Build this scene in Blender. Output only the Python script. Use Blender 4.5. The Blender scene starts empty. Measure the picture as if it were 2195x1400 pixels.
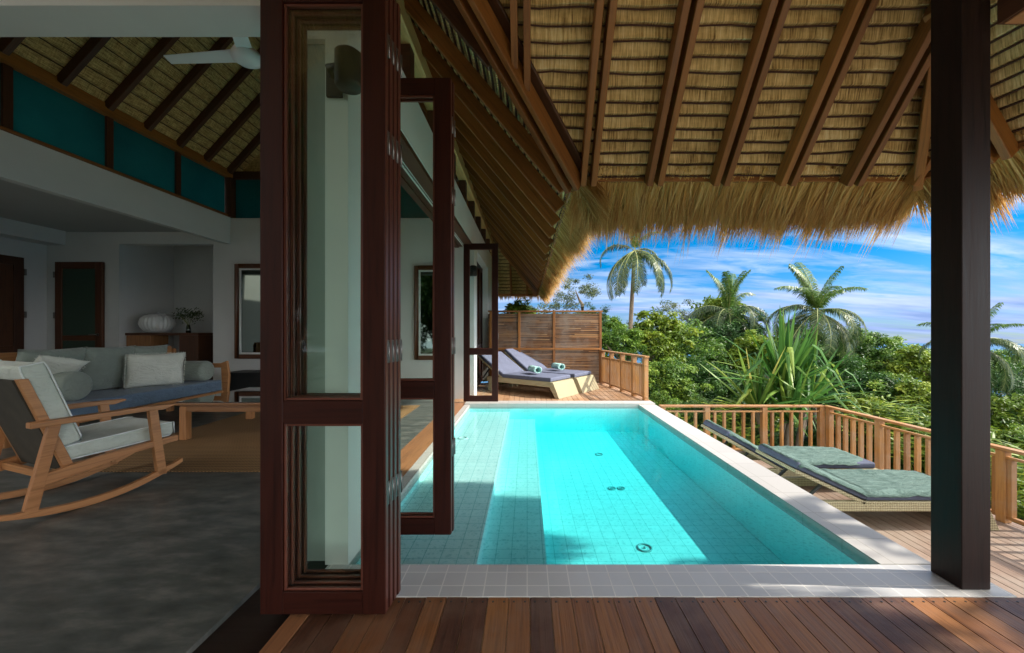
import bpy, math, random
from mathutils import Vector, Matrix, noise as mnoise
random.seed(7)
R = math.radians
S = bpy.context.scene
COL = S.collection

# ------------------------------------------------------------------ camera
cam_d = bpy.data.cameras.new('camera'); cam = bpy.data.objects.new('camera', cam_d); COL.objects.link(cam)
cam.location = (0, 0, 1.6); cam.rotation_euler = (R(90), 0, 0)
cam_d.sensor_width = 36; cam_d.lens = 36 * 820 / 2195
cam_d.shift_x = -(1130 - 1097.5) / 2195; cam_d.shift_y = (710 - 700) / 2195
cam_d.clip_start = .05; cam_d.clip_end = 8000
S.camera = cam
# ------------------------------------------------------------------ sky, sun, exposure
SUN_EL, SUN_AZ = 40.0, 93.0            # azimuth clockwise from +Y
S.view_settings.view_transform = 'Standard'; S.view_settings.look = 'None'
S.view_settings.exposure = 1.85; S.view_settings.gamma = 1
S.cycles.use_denoising = True
S.cycles.max_bounces = 14; S.cycles.diffuse_bounces = 7; S.cycles.glossy_bounces = 4
S.cycles.transmission_bounces = 6; S.cycles.transparent_max_bounces = 40; S.cycles.volume_bounces = 0
S.cycles.caustics_reflective = False; S.cycles.caustics_refractive = False
S.cycles.sample_clamp_indirect = 6

class NT:
    """tiny node helper"""
    def __init__(s, nt): s.nt = nt; nt.nodes.clear()
    def n(s, t, **kw):
        nd = s.nt.nodes.new(t)
        for k, v in kw.items():
            if k.startswith('i_'): nd.inputs[int(k[2:])].default_value = v
            else: setattr(nd, k, v)
        return nd
    def l(s, a, b): s.nt.links.new(a, b); return s
    def math(s, op, a, b=None, clamp=False):
        m = s.n('ShaderNodeMath', operation=op, use_clamp=clamp)
        for i, v in enumerate((a, b)):
            if v is None: continue
            if isinstance(v, (int, float)): m.inputs[i].default_value = v
            else: s.l(v, m.inputs[i])
        return m.outputs[0]
    def ramp(s, fac, stops, interp='LINEAR'):
        r = s.n('ShaderNodeValToRGB'); cr = r.color_ramp; cr.interpolation = interp
        while len(cr.elements) < len(stops): cr.elements.new(.5)
        for e, (p, c) in zip(cr.elements, stops):
            e.position = p; e.color = (*c, 1) if len(c) == 3 else c
        s.l(fac, r.inputs[0]); return r.outputs[0]
    def mix(s, f, a, b, mode='MIX'):
        m = s.n('ShaderNodeMix', data_type='RGBA', blend_type=mode)
        for i, v in ((0, f), (6, a), (7, b)):
            if isinstance(v, (int, float)): m.inputs[i].default_value = v
            elif isinstance(v, tuple): m.inputs[i].default_value = (*v, 1) if len(v) == 3 else v
            else: s.l(v, m.inputs[i])
        return m.outputs[2]
    def noise(s, vec, scale=5, detail=4, rough=.55, dist=0):
        n = s.n('ShaderNodeTexNoise'); n.inputs['Scale'].default_value = scale; n.inputs['Detail'].default_value = detail
        n.inputs['Roughness'].default_value = rough; n.inputs['Distortion'].default_value = dist
        s.l(vec, n.inputs['Vector']); return n.outputs[0]
    def mapping(s, vec, scale=(1, 1, 1), loc=(0, 0, 0), rot=(0, 0, 0)):
        m = s.n('ShaderNodeMapping'); m.inputs['Scale'].default_value = scale; m.inputs['Location'].default_value = loc
        m.inputs['Rotation'].default_value = rot; s.l(vec, m.inputs[0]); return m.outputs[0]

w = bpy.data.worlds.new('World'); S.world = w; w.use_nodes = True
W = NT(w.node_tree)
tc = W.n('ShaderNodeTexCoord')
sep = W.n('ShaderNodeSeparateXYZ'); W.l(tc.outputs['Generated'], sep.inputs[0])
zc = W.math('MAXIMUM', W.math('ADD', sep.outputs[2], .035), .012)
cmb = W.n('ShaderNodeCombineXYZ'); W.l(sep.outputs[0], cmb.inputs[0]); W.l(sep.outputs[1], cmb.inputs[1]); W.l(zc, cmb.inputs[2])
nrm = W.n('ShaderNodeVectorMath', operation='NORMALIZE'); W.l(cmb.outputs[0], nrm.inputs[0])
sky = W.n('ShaderNodeTexSky', sky_type='NISHITA', sun_disc=False)
sky.sun_elevation = R(SUN_EL); sky.sun_rotation = R(SUN_AZ); sky.altitude = 60; sky.air_density = 1.0
sky.dust_density = .3; sky.ozone_density = 2.5
W.l(nrm.outputs[0], sky.inputs[0])
# saturate the clear sky a touch, then lay streaky cirrus over it (projected on a cloud plane)
hs = W.n('ShaderNodeHueSaturation'); hs.inputs['Saturation'].default_value = 1.75; hs.inputs['Value'].default_value = .46
W.l(sky.outputs[0], hs.inputs['Color'])
px = W.math('DIVIDE', sep.outputs[0], W.math('ADD', zc, .10)); py = W.math('DIVIDE', sep.outputs[1], W.math('ADD', zc, .10))
cp = W.n('ShaderNodeCombineXYZ'); W.l(px, cp.inputs[0]); W.l(py, cp.inputs[1])
m1 = W.mapping(cp.outputs[0], (.46, 1.1, 1), (3.3, 1.4, 0), (0, 0, R(12)))
n1 = W.noise(m1, .80, 8, .54, 1.0)
m2 = W.mapping(cp.outputs[0], (.9, 2.4, 1), (.7, 5.2, 0), (0, 0, R(20)))
n2 = W.noise(m2, 2.1, 8, .65, .8)
cl = W.math('ADD', W.math('MULTIPLY', n1, .78), W.math('MULTIPLY', n2, .22))
cmask = W.ramp(cl, [(.415, (0, 0, 0)), (.49, (.42,) * 3), (.58, (.90,) * 3)])
tone = W.ramp(W.noise(W.mapping(cp.outputs[0], (.5, 1.5, 1), (8, 1, 0)), 1.6, 5), [(.35, (1.9, 2.3, 3.0)), (.62, (3.7, 3.85, 4.15))])
fin = W.mix(cmask, hs.outputs[0], tone)
fin = W.mix(1.0, fin, W.ramp(sep.outputs[2], [(0, (.40, .50, .82)), (.10, (.70, .78, .96)), (.24, (1, 1, 1))]), 'MULTIPLY')
# glow added to the unseen sky, sunward and behind, to lift the roof underside
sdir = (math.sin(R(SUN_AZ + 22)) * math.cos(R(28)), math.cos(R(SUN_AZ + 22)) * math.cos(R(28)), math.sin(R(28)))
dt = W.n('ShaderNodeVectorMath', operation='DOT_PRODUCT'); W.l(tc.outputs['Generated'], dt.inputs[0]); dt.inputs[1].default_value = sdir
side_fill = W.ramp(dt.outputs['Value'], [(.62, (0,) * 3), (.85, (.45,) * 3), (1, (1,) * 3)])
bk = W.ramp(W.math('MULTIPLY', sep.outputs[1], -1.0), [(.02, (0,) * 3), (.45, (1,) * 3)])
glow = W.math('MAXIMUM', W.math('MULTIPLY', side_fill, 11.0), W.math('MULTIPLY', bk, 10.5))
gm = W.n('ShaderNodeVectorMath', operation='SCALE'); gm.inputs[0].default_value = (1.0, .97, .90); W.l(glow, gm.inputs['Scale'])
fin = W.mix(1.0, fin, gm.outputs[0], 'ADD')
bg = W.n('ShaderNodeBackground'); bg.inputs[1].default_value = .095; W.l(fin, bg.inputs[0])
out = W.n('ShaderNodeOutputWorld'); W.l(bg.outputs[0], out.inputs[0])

sd = bpy.data.lights.new('sun', 'SUN'); sd.energy = 2.05; sd.angle = R(.55); sd.color = (1, .93, .82)
sun = bpy.data.objects.new('sun', sd); COL.objects.link(sun)
dv = Vector((math.sin(R(SUN_AZ)) * math.cos(R(SUN_EL)), math.cos(R(SUN_AZ)) * math.cos(R(SUN_EL)), math.sin(R(SUN_EL))))
sun.rotation_euler = dv.to_track_quat('Z', 'Y').to_euler(); sun.location = (12, 0, 14)

# ------------------------------------------------------------------ materials
def new_mat(name):
    m = bpy.data.materials.new(name); m.use_nodes = True
    return m, NT(m.node_tree)
def finish(t, color, rough=.6, bump=None, bstr=.3, bdist=.01, spec=.5, metal=0, trans=None, sheen=0):
    p = t.n('ShaderNodeBsdfPrincipled')
    if isinstance(color, tuple): p.inputs['Base Color'].default_value = (*color, 1)
    else: t.l(color, p.inputs['Base Color'])
    if isinstance(rough, (int, float)): p.inputs['Roughness'].default_value = rough
    else: t.l(rough, p.inputs['Roughness'])
    p.inputs['Specular IOR Level'].default_value = spec; p.inputs['Metallic'].default_value = metal
    if sheen: p.inputs['Sheen Weight'].default_value = sheen
    if bump is not None:
        b = t.n('ShaderNodeBump'); b.inputs['Strength'].default_value = bstr; b.inputs['Distance'].default_value = bdist
        t.l(bump, b.inputs['Height']); t.l(b.outputs[0], p.inputs['Normal'])
    sh = p.outputs[0]
    if trans:
        tr = t.n('ShaderNodeBsdfTranslucent')
        if isinstance(color, tuple): tr.inputs[0].default_value = (*color, 1)
        else: t.l(color, tr.inputs[0])
        mx = t.n('ShaderNodeMixShader'); mx.inputs[0].default_value = trans
        t.l(sh, mx.inputs[1]); t.l(tr.outputs[0], mx.inputs[2]); sh = mx.outputs[0]
    o = t.n('ShaderNodeOutputMaterial'); t.l(sh, o.inputs[0]); return o
def rnd_attr(t):
    a = t.n('ShaderNodeAttribute', attribute_name='rnd'); return a.outputs['Fac']
def m_wood(name, stops, rough=.5, grain=(2.2, 42), bstr=.25, rw=.65, spec=.4, weather=None):
    m, t = new_mat(name); uv = t.n('ShaderNodeUVMap').outputs[0]
    r = rnd_attr(t)
    off = t.n('ShaderNodeCombineXYZ'); t.l(t.math('MULTIPLY', r, 37.0), off.inputs[0]); t.l(t.math('MULTIPLY', r, 11.0), off.inputs[2])
    va = t.n('ShaderNodeVectorMath', operation='ADD'); t.l(t.mapping(uv, (grain[0], grain[1], 1)), va.inputs[0]); t.l(off.outputs[0], va.inputs[1])
    n = t.noise(va.outputs[0], 1, 6, .6, .6)
    f = t.math('ADD', t.math('MULTIPLY', r, rw), t.math('MULTIPLY', n, 1 - rw))
    c = t.ramp(f, stops)
    c = t.mix(t.math('MULTIPLY', t.ramp(n, [(.3, (1,) * 3), (.52, (0,) * 3)]), .45), c, tuple(x * .35 for x in stops[0][1]))
    if weather:
        g = t.n('ShaderNodeTexCoord').outputs['Object']
        wn = t.ramp(t.noise(g, weather[1], 5, .65), [(.42, (0,) * 3), (.62, (1,) * 3)])
        c = t.mix(t.math('MULTIPLY', wn, weather[2]), c, weather[0])
    rr = t.math('ADD', rough - .12, t.math('MULTIPLY', n, .28))
    finish(t, c, rr, n, bstr, .004, spec); return m
M = {}
M['door_wood'] = m_wood('dark_red_hardwood', [(.2, (.018, .0032, .0016)), (.8, (.042, .0075, .003))], .45, rw=.3, bstr=.12, spec=.22)
M['door_edge'] = m_wood('red_hardwood_edge', [(.2, (.075, .020, .012)), (.8, (.13, .040, .024))], .35, rw=.3, bstr=.1)
M['post_wood'] = m_wood('dark_brown_post_wood', [(.2, (.010, .0055, .0045)), (.8, (.022, .009, .0065))], .5, rw=.2, bstr=.25, spec=.2)
M['rafter'] = m_wood('rafter_teak', [(.1, (.16, .055, .011)), (.9, (.34, .135, .028))], .5, rw=.6, bstr=.2)
M['rafter_dark'] = m_wood('dark_rafter', [(.1, (.05, .018, .008)), (.9, (.10, .038, .015))], .5, rw=.6, bstr=.2)
M['beam_gold'] = m_wood('golden_beam', [(.1, (.46, .27, .09)), (.9, (.68, .44, .17))], .45, rw=.4, bstr=.2)
M['rail_wood'] = m_wood('railing_teak', [(.1, (.31, .135, .038)), (.9, (.48, .24, .078))], .5, rw=.7, bstr=.2, weather=((.36, .25, .17), 3.0, .45))
M['teak'] = m_wood('furniture_teak', [(.1, (.36, .15, .052)), (.9, (.50, .235, .092))], .38, rw=.4, bstr=.12)
M['table_wood'] = m_wood('table_teak', [(.1, (.24, .105, .04)), (.9, (.34, .16, .06))], .3, rw=.4, bstr=.1)
M['int_door'] = m_wood('interior_door_wood', [(.1, (.07, .022, .008)), (.9, (.13, .045, .016))], .4, rw=.3, bstr=.1)
M['gap_wood'] = m_wood('pale_gap_filler', [(.1, (.42, .30, .22)), (.9, (.55, .42, .32))], .7)
M['sill_wood'] = m_wood('sill_wood', [(.1, (.26, .11, .05)), (.9, (.38, .18, .08))], .4, rw=.5, bstr=.2)
M['dark_sill'] = m_wood('dark_threshold_wood', [(.1, (.018, .010, .008)), (.9, (.032, .018, .013))], .4, rw=.5, bstr=.2)
M['deck'] = m_wood('wet_deck_boards', [(0, (.045, .018, .012)), (.28, (.10, .038, .018)), (.5, (.20, .074, .024)), (.75, (.30, .122, .038)), (1, (.40, .18, .062))], .46, grain=(1.6, 48), rw=.74, bstr=.8, weather=((.24, .145, .095), 3.5, .35))
M['deck_grey'] = m_wood('weathered_deck_boards', [(0, (.15, .092, .062)), (1, (.31, .21, .15))], .55, grain=(1.6, 55), rw=.6, bstr=.6, weather=((.31, .25, .20), 1.2, .7))
M['deck_warm'] = m_wood('warm_deck_boards', [(0, (.30, .15, .07)), (1, (.48, .28, .15))], .5, grain=(1.6, 55), rw=.6, bstr=.6, weather=((.45, .33, .24), 1.2, .5))
M['fence_slat'] = m_wood('fence_slats', [(0, (.05, .022, .010)), (.4, (.18, .078, .028)), (.75, (.32, .155, .06)), (1, (.46, .28, .13))], .65, grain=(2, 30), rw=.75, bstr=.6, weather=((.27, .215, .17), 1.1, .7))
M['trunk'] = m_wood('bark', [(0, (.12, .09, .065)), (1, (.25, .20, .15))], .9, grain=(4, 6), rw=.3, bstr=.8)

def m_plain(name, c, rough=.6, var=.12, scale=3, bs=.05, bscale=120, spec=.4, metal=0, sheen=0, wrinkle=0):
    m, t = new_mat(name); g = t.n('ShaderNodeTexCoord').outputs['Object']
    n = t.noise(g, scale, 5, .6)
    col = t.ramp(n, [(.3, tuple(x * (1 - var) for x in c)), (.7, tuple(min(1, x * (1 + var)) for x in c))])
    bh = t.noise(g, bscale, 3); bd = .003
    if wrinkle or sheen:
        wk = t.noise(t.mapping(g, (1, 1, 2.2)), 6.5, 4, .5, 1.8); bh = t.math('ADD', t.math('MULTIPLY', bh, .06), wk); bd = .035; bs = max(bs, .55)
    finish(t, col, rough, bh, bs, bd, spec, metal, sheen=sheen); return m
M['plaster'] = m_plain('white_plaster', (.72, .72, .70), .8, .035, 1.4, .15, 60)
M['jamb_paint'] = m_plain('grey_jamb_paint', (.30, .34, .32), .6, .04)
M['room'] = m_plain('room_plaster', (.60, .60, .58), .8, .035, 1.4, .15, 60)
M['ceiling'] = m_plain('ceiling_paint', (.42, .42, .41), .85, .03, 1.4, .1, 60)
M['fan'] = m_plain('white_enamel', (.78, .80, .80), .35, .02)
M['dark_webbing'] = m_plain('dark_webbing', (.045, .038, .026), .8, .2, 6, .4, 90)  # tone darkened for the shaded rear of the rocking chair
M['black'] = m_plain('black_metal', (.022, .024, .024), .5, .1)
M['dark_metal'] = m_plain('dark_metal', (.06, .065, .065), .4, .1, metal=.6)
M['chrome'] = m_plain('hinge_steel', (.24, .23, .22), .45, .2, 40, metal=1)
M['grey_fabric'] = m_plain('grey_green_fabric', (.26, .30, .255), .9, .08, 6, .5, 260, sheen=.3)
M['pale_fabric'] = m_plain('pale_cushion_fabric', (.52, .56, .48), .9, .07, 5, .5, 260, sheen=.3)
M['piping'] = m_plain('dark_piping', (.10, .13, .14), .9, .1)
M['light_piping'] = m_plain('light_piping', (.72, .76, .72), .8, .05)
M['white_fabric'] = m_plain('white_fabric', (.68, .70, .61), .9, .06, 6, .6, 200, sheen=.3)
M['blue_fabric'] = m_plain('blue_grey_fabric', (.115, .175, .245), .9, .1, 8, .5, 260, sheen=.2)
M['lounge_purple'] = m_plain('slate_violet_cushion', (.125, .14, .205), .85, .08, 5, .4, 200, wrinkle=1)
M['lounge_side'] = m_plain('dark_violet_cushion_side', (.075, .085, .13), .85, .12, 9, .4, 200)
M['ceramic'] = m_plain('white_ceramic', (.68, .68, .66), .5, .06, 9, .1, 40)
M['steel'] = m_plain('pool_fitting', (.34, .42, .42), .4, .15)
M['white_fit'] = m_plain('white_pool_fitting', (.75, .78, .76), .4, .05)
M['soil'] = m_plain('hillside_soil', (.045, .060, .022), .95, .5, .4, .5, 3)
# polished concrete
m, t = new_mat('polished_concrete'); g = t.n('ShaderNodeTexCoord').outputs['Object']
n = t.noise(t.mapping(g, (1.2, 3.2, 1), rot=(0, 0, R(25))), 2.4, 9, .62, .2); n2 = t.noise(g, 9, 6, .7)
c = t.ramp(t.math('ADD', t.math('MULTIPLY', n, .75), t.math('MULTIPLY', n2, .25)), [(.36, (.048, .055, .051)), (.5, (.088, .094, .087)), (.64, (.16, .158, .142))])
finish(t, c, t.ramp(n2, [(.3, (.30,) * 3), (.7, (.5,) * 3)]), n2, .05, .004, .5); M['concrete'] = m
# tiles (size in metres through box-projected UVs)
def m_tile(name, base, grout, size, rough=.35, var=.09, gw=.035, off=(0, 0)):
    m, t = new_mat(name); uv = t.n('ShaderNodeUVMap').outputs[0]
    sc = t.mapping(uv, (1 / size, 1 / size, 1), (off[0], off[1], 0)); sp = t.n('ShaderNodeSeparateXYZ'); t.l(sc, sp.inputs[0])
    def edge(o):
        fr = t.math('FRACT', o); d = t.math('ABSOLUTE', t.math('SUBTRACT', fr, .5)); return t.math('GREATER_THAN', d, .5 - gw)
    gmask = t.math('MAXIMUM', edge(sp.outputs[0]), edge(sp.outputs[1]))
    fl = t.n('ShaderNodeVectorMath', operation='FLOOR'); t.l(sc, fl.inputs[0])
    wn = t.n('ShaderNodeTexWhiteNoise', noise_dimensions='3D'); t.l(fl.outputs[0], wn.inputs[0])
    g = t.n('ShaderNodeTexCoord').outputs['Object']; n = t.noise(g, 2.5, 6, .65)
    v = t.math('ADD', t.math('MULTIPLY', wn.outputs[0], .5), t.math('MULTIPLY', n, .5))
    c = t.ramp(v, [(.2, tuple(x * (1 - var) for x in base)), (.8, tuple(min(1, x * (1 + var)) for x in base))])
    c = t.mix(gmask, c, grout)
    finish(t, c, t.math('ADD', rough, t.math('MULTIPLY', gmask, .4)), t.math('SUBTRACT', 1, gmask), .35, .003, .5); return m
M['coping_tile'] = m_tile('grey_coping_tiles', (.52, .515, .51), (.74, .72, .68), .1335, .3, .07, .028)
M['pale_coping'] = m_tile('pale_coping_stone', (.46, .44, .415), (.35, .33, .30), .42, .5, .05, .008)
M['pool_tile'] = m_tile('pale_pool_tiles', (.88, .92, .90), (.50, .66, .64), .134, .3, .04, .026)
M['pool_wall'] = m_tile('turquoise_pool_wall', (.62, .93, .93), (.55, .85, .85), .134, .35, .03, .02)
M['terrace_stone'] = m_tile('pale_terrace_stone', (.58, .53, .45), (.40, .37, .32), .6, .6, .06, .01)
# thatch: courses seen from below, stalks running down-slope; uv = (along eave, up-slope) metres
def m_thatch(name, cols, su=190, sv=5, bstr=.9):
    m, t = new_mat(name); uv = t.n('ShaderNodeUVMap').outputs[0]
    a = t.noise(t.mapping(uv, (su, sv, 1)), 1, 4, .7, .3); b = t.noise(t.mapping(uv, (3, 9, 1)), 1, 5, .6)
    r = rnd_attr(t)
    f = t.math('ADD', t.math('ADD', t.math('MULTIPLY', a, .62), t.math('MULTIPLY', b, .24)), t.math('MULTIPLY', r, .14))
    finish(t, t.ramp(f, cols), .8, a, bstr, .01, .25); return m
M['thatch'] = m_thatch('reed_thatch', [(.36, (.10, .05, .015)), (.45, (.52, .33, .12)), (.55, (.84, .61, .27)), (.66, (.98, .84, .50))], 75, 4)
M['lath'] = m_wood('thatch_lath', [(.1, (.045, .018, .009)), (.9, (.09, .035, .016))], .8, rw=.5)
m, t = new_mat('bamboo_mat'); uv = t.n('ShaderNodeUVMap').outputs[0]
a = t.noise(t.mapping(uv, (7, 75, 1)), 1, 4, .7); b = t.noise(t.mapping(uv, (60, 6, 1)), 1, 3, .6)
f = t.math('ADD', t.math('MULTIPLY', a, .7), t.math('MULTIPLY', b, .3))
finish(t, t.ramp(f, [(.36, (.13, .08, .025)), (.5, (.54, .36, .13)), (.66, (.90, .72, .34))]), .7, a, .7, .01, .3); M['bamboo'] = m
# loose fringe straw
m, t = new_mat('loose_straw'); r = rnd_attr(t)
uv = t.n('ShaderNodeUVMap').outputs[0]; sp = t.n('ShaderNodeSeparateXYZ'); t.l(uv, sp.inputs[0])
c = t.ramp(r, [(0, (.24, .12, .03)), (.3, (.58, .34, .09)), (.6, (.82, .58, .20)), (.88, (.93, .76, .36)), (1, (.62, .54, .20))])
c = t.mix(t.math('MULTIPLY', sp.outputs[1], .6), c, (.36, .165, .06))
finish(t, c, .7, None, spec=.3, trans=.45); M['straw'] = m
# glass: clear pane with real reflections
def m_glass(name, tint, refl=1.0, rough=0.0):
    m, t = new_mat(name)
    tr = t.n('ShaderNodeBsdfTransparent'); tr.inputs[0].default_value = (*tint, 1)
    gl = t.n('ShaderNodeBsdfGlossy'); gl.inputs['Roughness'].default_value = rough; gl.inputs[0].default_value = (1, 1, 1, 1)
    fr = t.n('ShaderNodeFresnel'); fr.inputs[0].default_value = 1.5
    mx = t.n('ShaderNodeMixShader'); t.l(t.math('MULTIPLY', fr.outputs[0], refl, True), mx.inputs[0]); t.l(tr.outputs[0], mx.inputs[1]); t.l(gl.outputs[0], mx.inputs[2])
    o = t.n('ShaderNodeOutputMaterial'); t.l(mx.outputs[0], o.inputs[0]); return m
M['glass'] = m_glass('clear_glass', (.955, .98, .965), .13)
M['glass_dark'] = m_glass('dark_glass', (.25, .30, .28), 1.6)
m, t = new_mat('teal_glass'); g = t.n('ShaderNodeTexCoord').outputs['Object']
finish(t, t.ramp(t.noise(g, .9, 5, .6), [(.3, (.012, .14, .15)), (.7, (.022, .21, .21))]), .25, None, spec=.5, trans=.45); M['teal_glass'] = m
m, t = new_mat('frosted_green_glass'); finish(t, (.035, .065, .045), .3, None, spec=.5); M['frosted'] = m
m, t = new_mat('mirror_glass'); finish(t, (.13, .155, .14), .03, None, metal=1); M['mirror'] = m
# water: tinted body (absorbing volume), rippled surface with caustic light painted into its tint, fresnel reflections
m, t = new_mat('pool_water'); g = t.n('ShaderNodeTexCoord').outputs['Object']
rp = t.noise(g, 5.5, 3, .5, .5)
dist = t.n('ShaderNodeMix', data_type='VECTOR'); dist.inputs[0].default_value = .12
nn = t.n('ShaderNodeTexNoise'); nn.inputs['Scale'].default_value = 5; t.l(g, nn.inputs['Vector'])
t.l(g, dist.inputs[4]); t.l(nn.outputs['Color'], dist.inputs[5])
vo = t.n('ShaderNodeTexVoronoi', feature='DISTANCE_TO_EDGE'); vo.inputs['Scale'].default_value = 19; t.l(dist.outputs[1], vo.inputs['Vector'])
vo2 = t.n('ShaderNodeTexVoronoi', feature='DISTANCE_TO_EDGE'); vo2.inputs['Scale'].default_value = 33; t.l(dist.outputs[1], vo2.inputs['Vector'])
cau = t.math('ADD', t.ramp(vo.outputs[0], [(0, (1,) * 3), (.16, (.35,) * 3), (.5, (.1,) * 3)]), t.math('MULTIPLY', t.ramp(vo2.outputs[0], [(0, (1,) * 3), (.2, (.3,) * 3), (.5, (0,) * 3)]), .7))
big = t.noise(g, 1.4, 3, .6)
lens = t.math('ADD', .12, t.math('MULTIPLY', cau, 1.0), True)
caustic_tint = t.mix(lens, (.58, .70, .70), (1, 1, 1))
tr = t.n('ShaderNodeBsdfTransparent'); t.l(caustic_tint, tr.inputs[0])
gl = t.n('ShaderNodeBsdfGlossy'); gl.inputs['Roughness'].default_value = .02
bp = t.n('ShaderNodeBump'); bp.inputs['Strength'].default_value = .12; bp.inputs['Distance'].default_value = .02; t.l(rp, bp.inputs['Height']); t.l(bp.outputs[0], gl.inputs['Normal'])
fr = t.n('ShaderNodeFresnel'); fr.inputs[0].default_value = 1.33; t.l(bp.outputs[0], fr.inputs['Normal'])
mx = t.n('ShaderNodeMixShader'); t.l(t.math('MULTIPLY', fr.outputs[0], .32), mx.inputs[0]); t.l(tr.outputs[0], mx.inputs[1]); t.l(gl.outputs[0], mx.inputs[2])
va = t.n('ShaderNodeVolumeAbsorption'); va.inputs['Color'].default_value = (.22, .952, .966, 1); va.inputs['Density'].default_value = 1.5
o = t.n('ShaderNodeOutputMaterial'); t.l(mx.outputs[0], o.inputs[0]); t.l(va.outputs[0], o.inputs[1]); M['water'] = m
m, t = new_mat('sea_water'); finish(t, (.02, .10, .20), .25, None, spec=.5); M['sea'] = m
# cloths with pattern
m, t = new_mat('green_grey_towelling'); g = t.n('ShaderNodeTexCoord').outputs['Object']
n = t.noise(t.mapping(g, (1, 3, 1)), 4, 6, .65, 1.5)
finish(t, t.ramp(n, [(.35, (.075, .125, .108)), (.65, (.135, .20, .175))]), .9, n, .9, .05, .2); M['cover'] = m
m, t = new_mat('patterned_teal_towel'); g = t.n('ShaderNodeTexCoord').outputs['Object']
vo = t.n('ShaderNodeTexVoronoi'); vo.inputs['Scale'].default_value = 26; t.l(g, vo.inputs['Vector'])
finish(t, t.ramp(vo.outputs[0], [(.25, (.10, .30, .30)), (.5, (.45, .68, .64))]), .95, vo.outputs[0], .4, .01, .2); M['towel'] = m
def m_weave(name, c1, c2, s, axis2=None):
    m, t = new_mat(name); uv = t.n('ShaderNodeUVMap').outputs[0]
    wv = t.n('ShaderNodeTexWave', wave_type='BANDS', bands_direction='X'); wv.inputs['Scale'].default_value = s; wv.inputs['Distortion'].default_value = .8; t.l(uv, wv.inputs[0])
    wv2 = t.n('ShaderNodeTexWave', wave_type='BANDS', bands_direction='Y'); wv2.inputs['Scale'].default_value = s * .7; wv2.inputs['Distortion'].default_value = .8; t.l(uv, wv2.inputs[0])
    f = t.math('ADD', t.math('MULTIPLY', wv.outputs['Fac'], .5), t.math('MULTIPLY', wv2.outputs['Fac'], .5))
    finish(t, t.ramp(f, [(.2, c1), (.7, c2)]), .65, f, .7, .006, .3); return m
M['wicker'] = m_weave('pale_wicker', (.20, .16, .09), (.46, .40, .25), 14)
M['rug'] = m_weave('sisal_rug', (.09, .048, .022), (.40, .235, .105), 8)
# foliage
def m_leaf(name, stops, trans=.35, rough=.45, spec=.35):
    m, t = new_mat(name); r = rnd_attr(t); oi = t.n('ShaderNodeObjectInfo')
    f = t.math('ADD', t.math('MULTIPLY', r, .8), t.math('MULTIPLY', oi.outputs['Random'], .2))
    finish(t, t.ramp(f, stops), rough, None, spec=spec, trans=trans); return m
M['leaf_a'] = m_leaf('mid_green_leaves', [(0, (.016, .05, .008)), (.5, (.070, .155, .018)), (.8, (.21, .33, .038)), (1, (.40, .48, .07))])
M['leaf_b'] = m_leaf('dark_green_leaves', [(0, (.010, .040, .008)), (.5, (.035, .10, .018)), (.8, (.10, .20, .035)), (1, (.22, .32, .06))])
M['leaf_c'] = m_leaf('yellow_green_leaves', [(0, (.03, .075, .008)), (.5, (.14, .22, .02)), (1, (.42, .46, .055))])
M['leaf_d'] = m_leaf('grey_green_leaves', [(0, (.03, .055, .022)), (.5, (.085, .12, .055)), (1, (.19, .21, .11))])
M['palm'] = m_leaf('palm_leaflets', [(0, (.015, .04, .012)), (.6, (.05, .09, .028)), (1, (.15, .18, .07))], .3, .4)
M['palm_young'] = m_leaf('young_palm_leaflets', [(0, (.03, .09, .015)), (1, (.14, .22, .04))], .35, .4)
M['blade'] = m_leaf('sword_leaves', [(0, (.025, .09, .02)), (.5, (.085, .21, .04)), (.85, (.28, .38, .07)), (1, (.52, .45, .12))], .4, .35)
M['frond_stem'] = m_plain('frond_stem', (.22, .24, .09), .6, .2)

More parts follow.
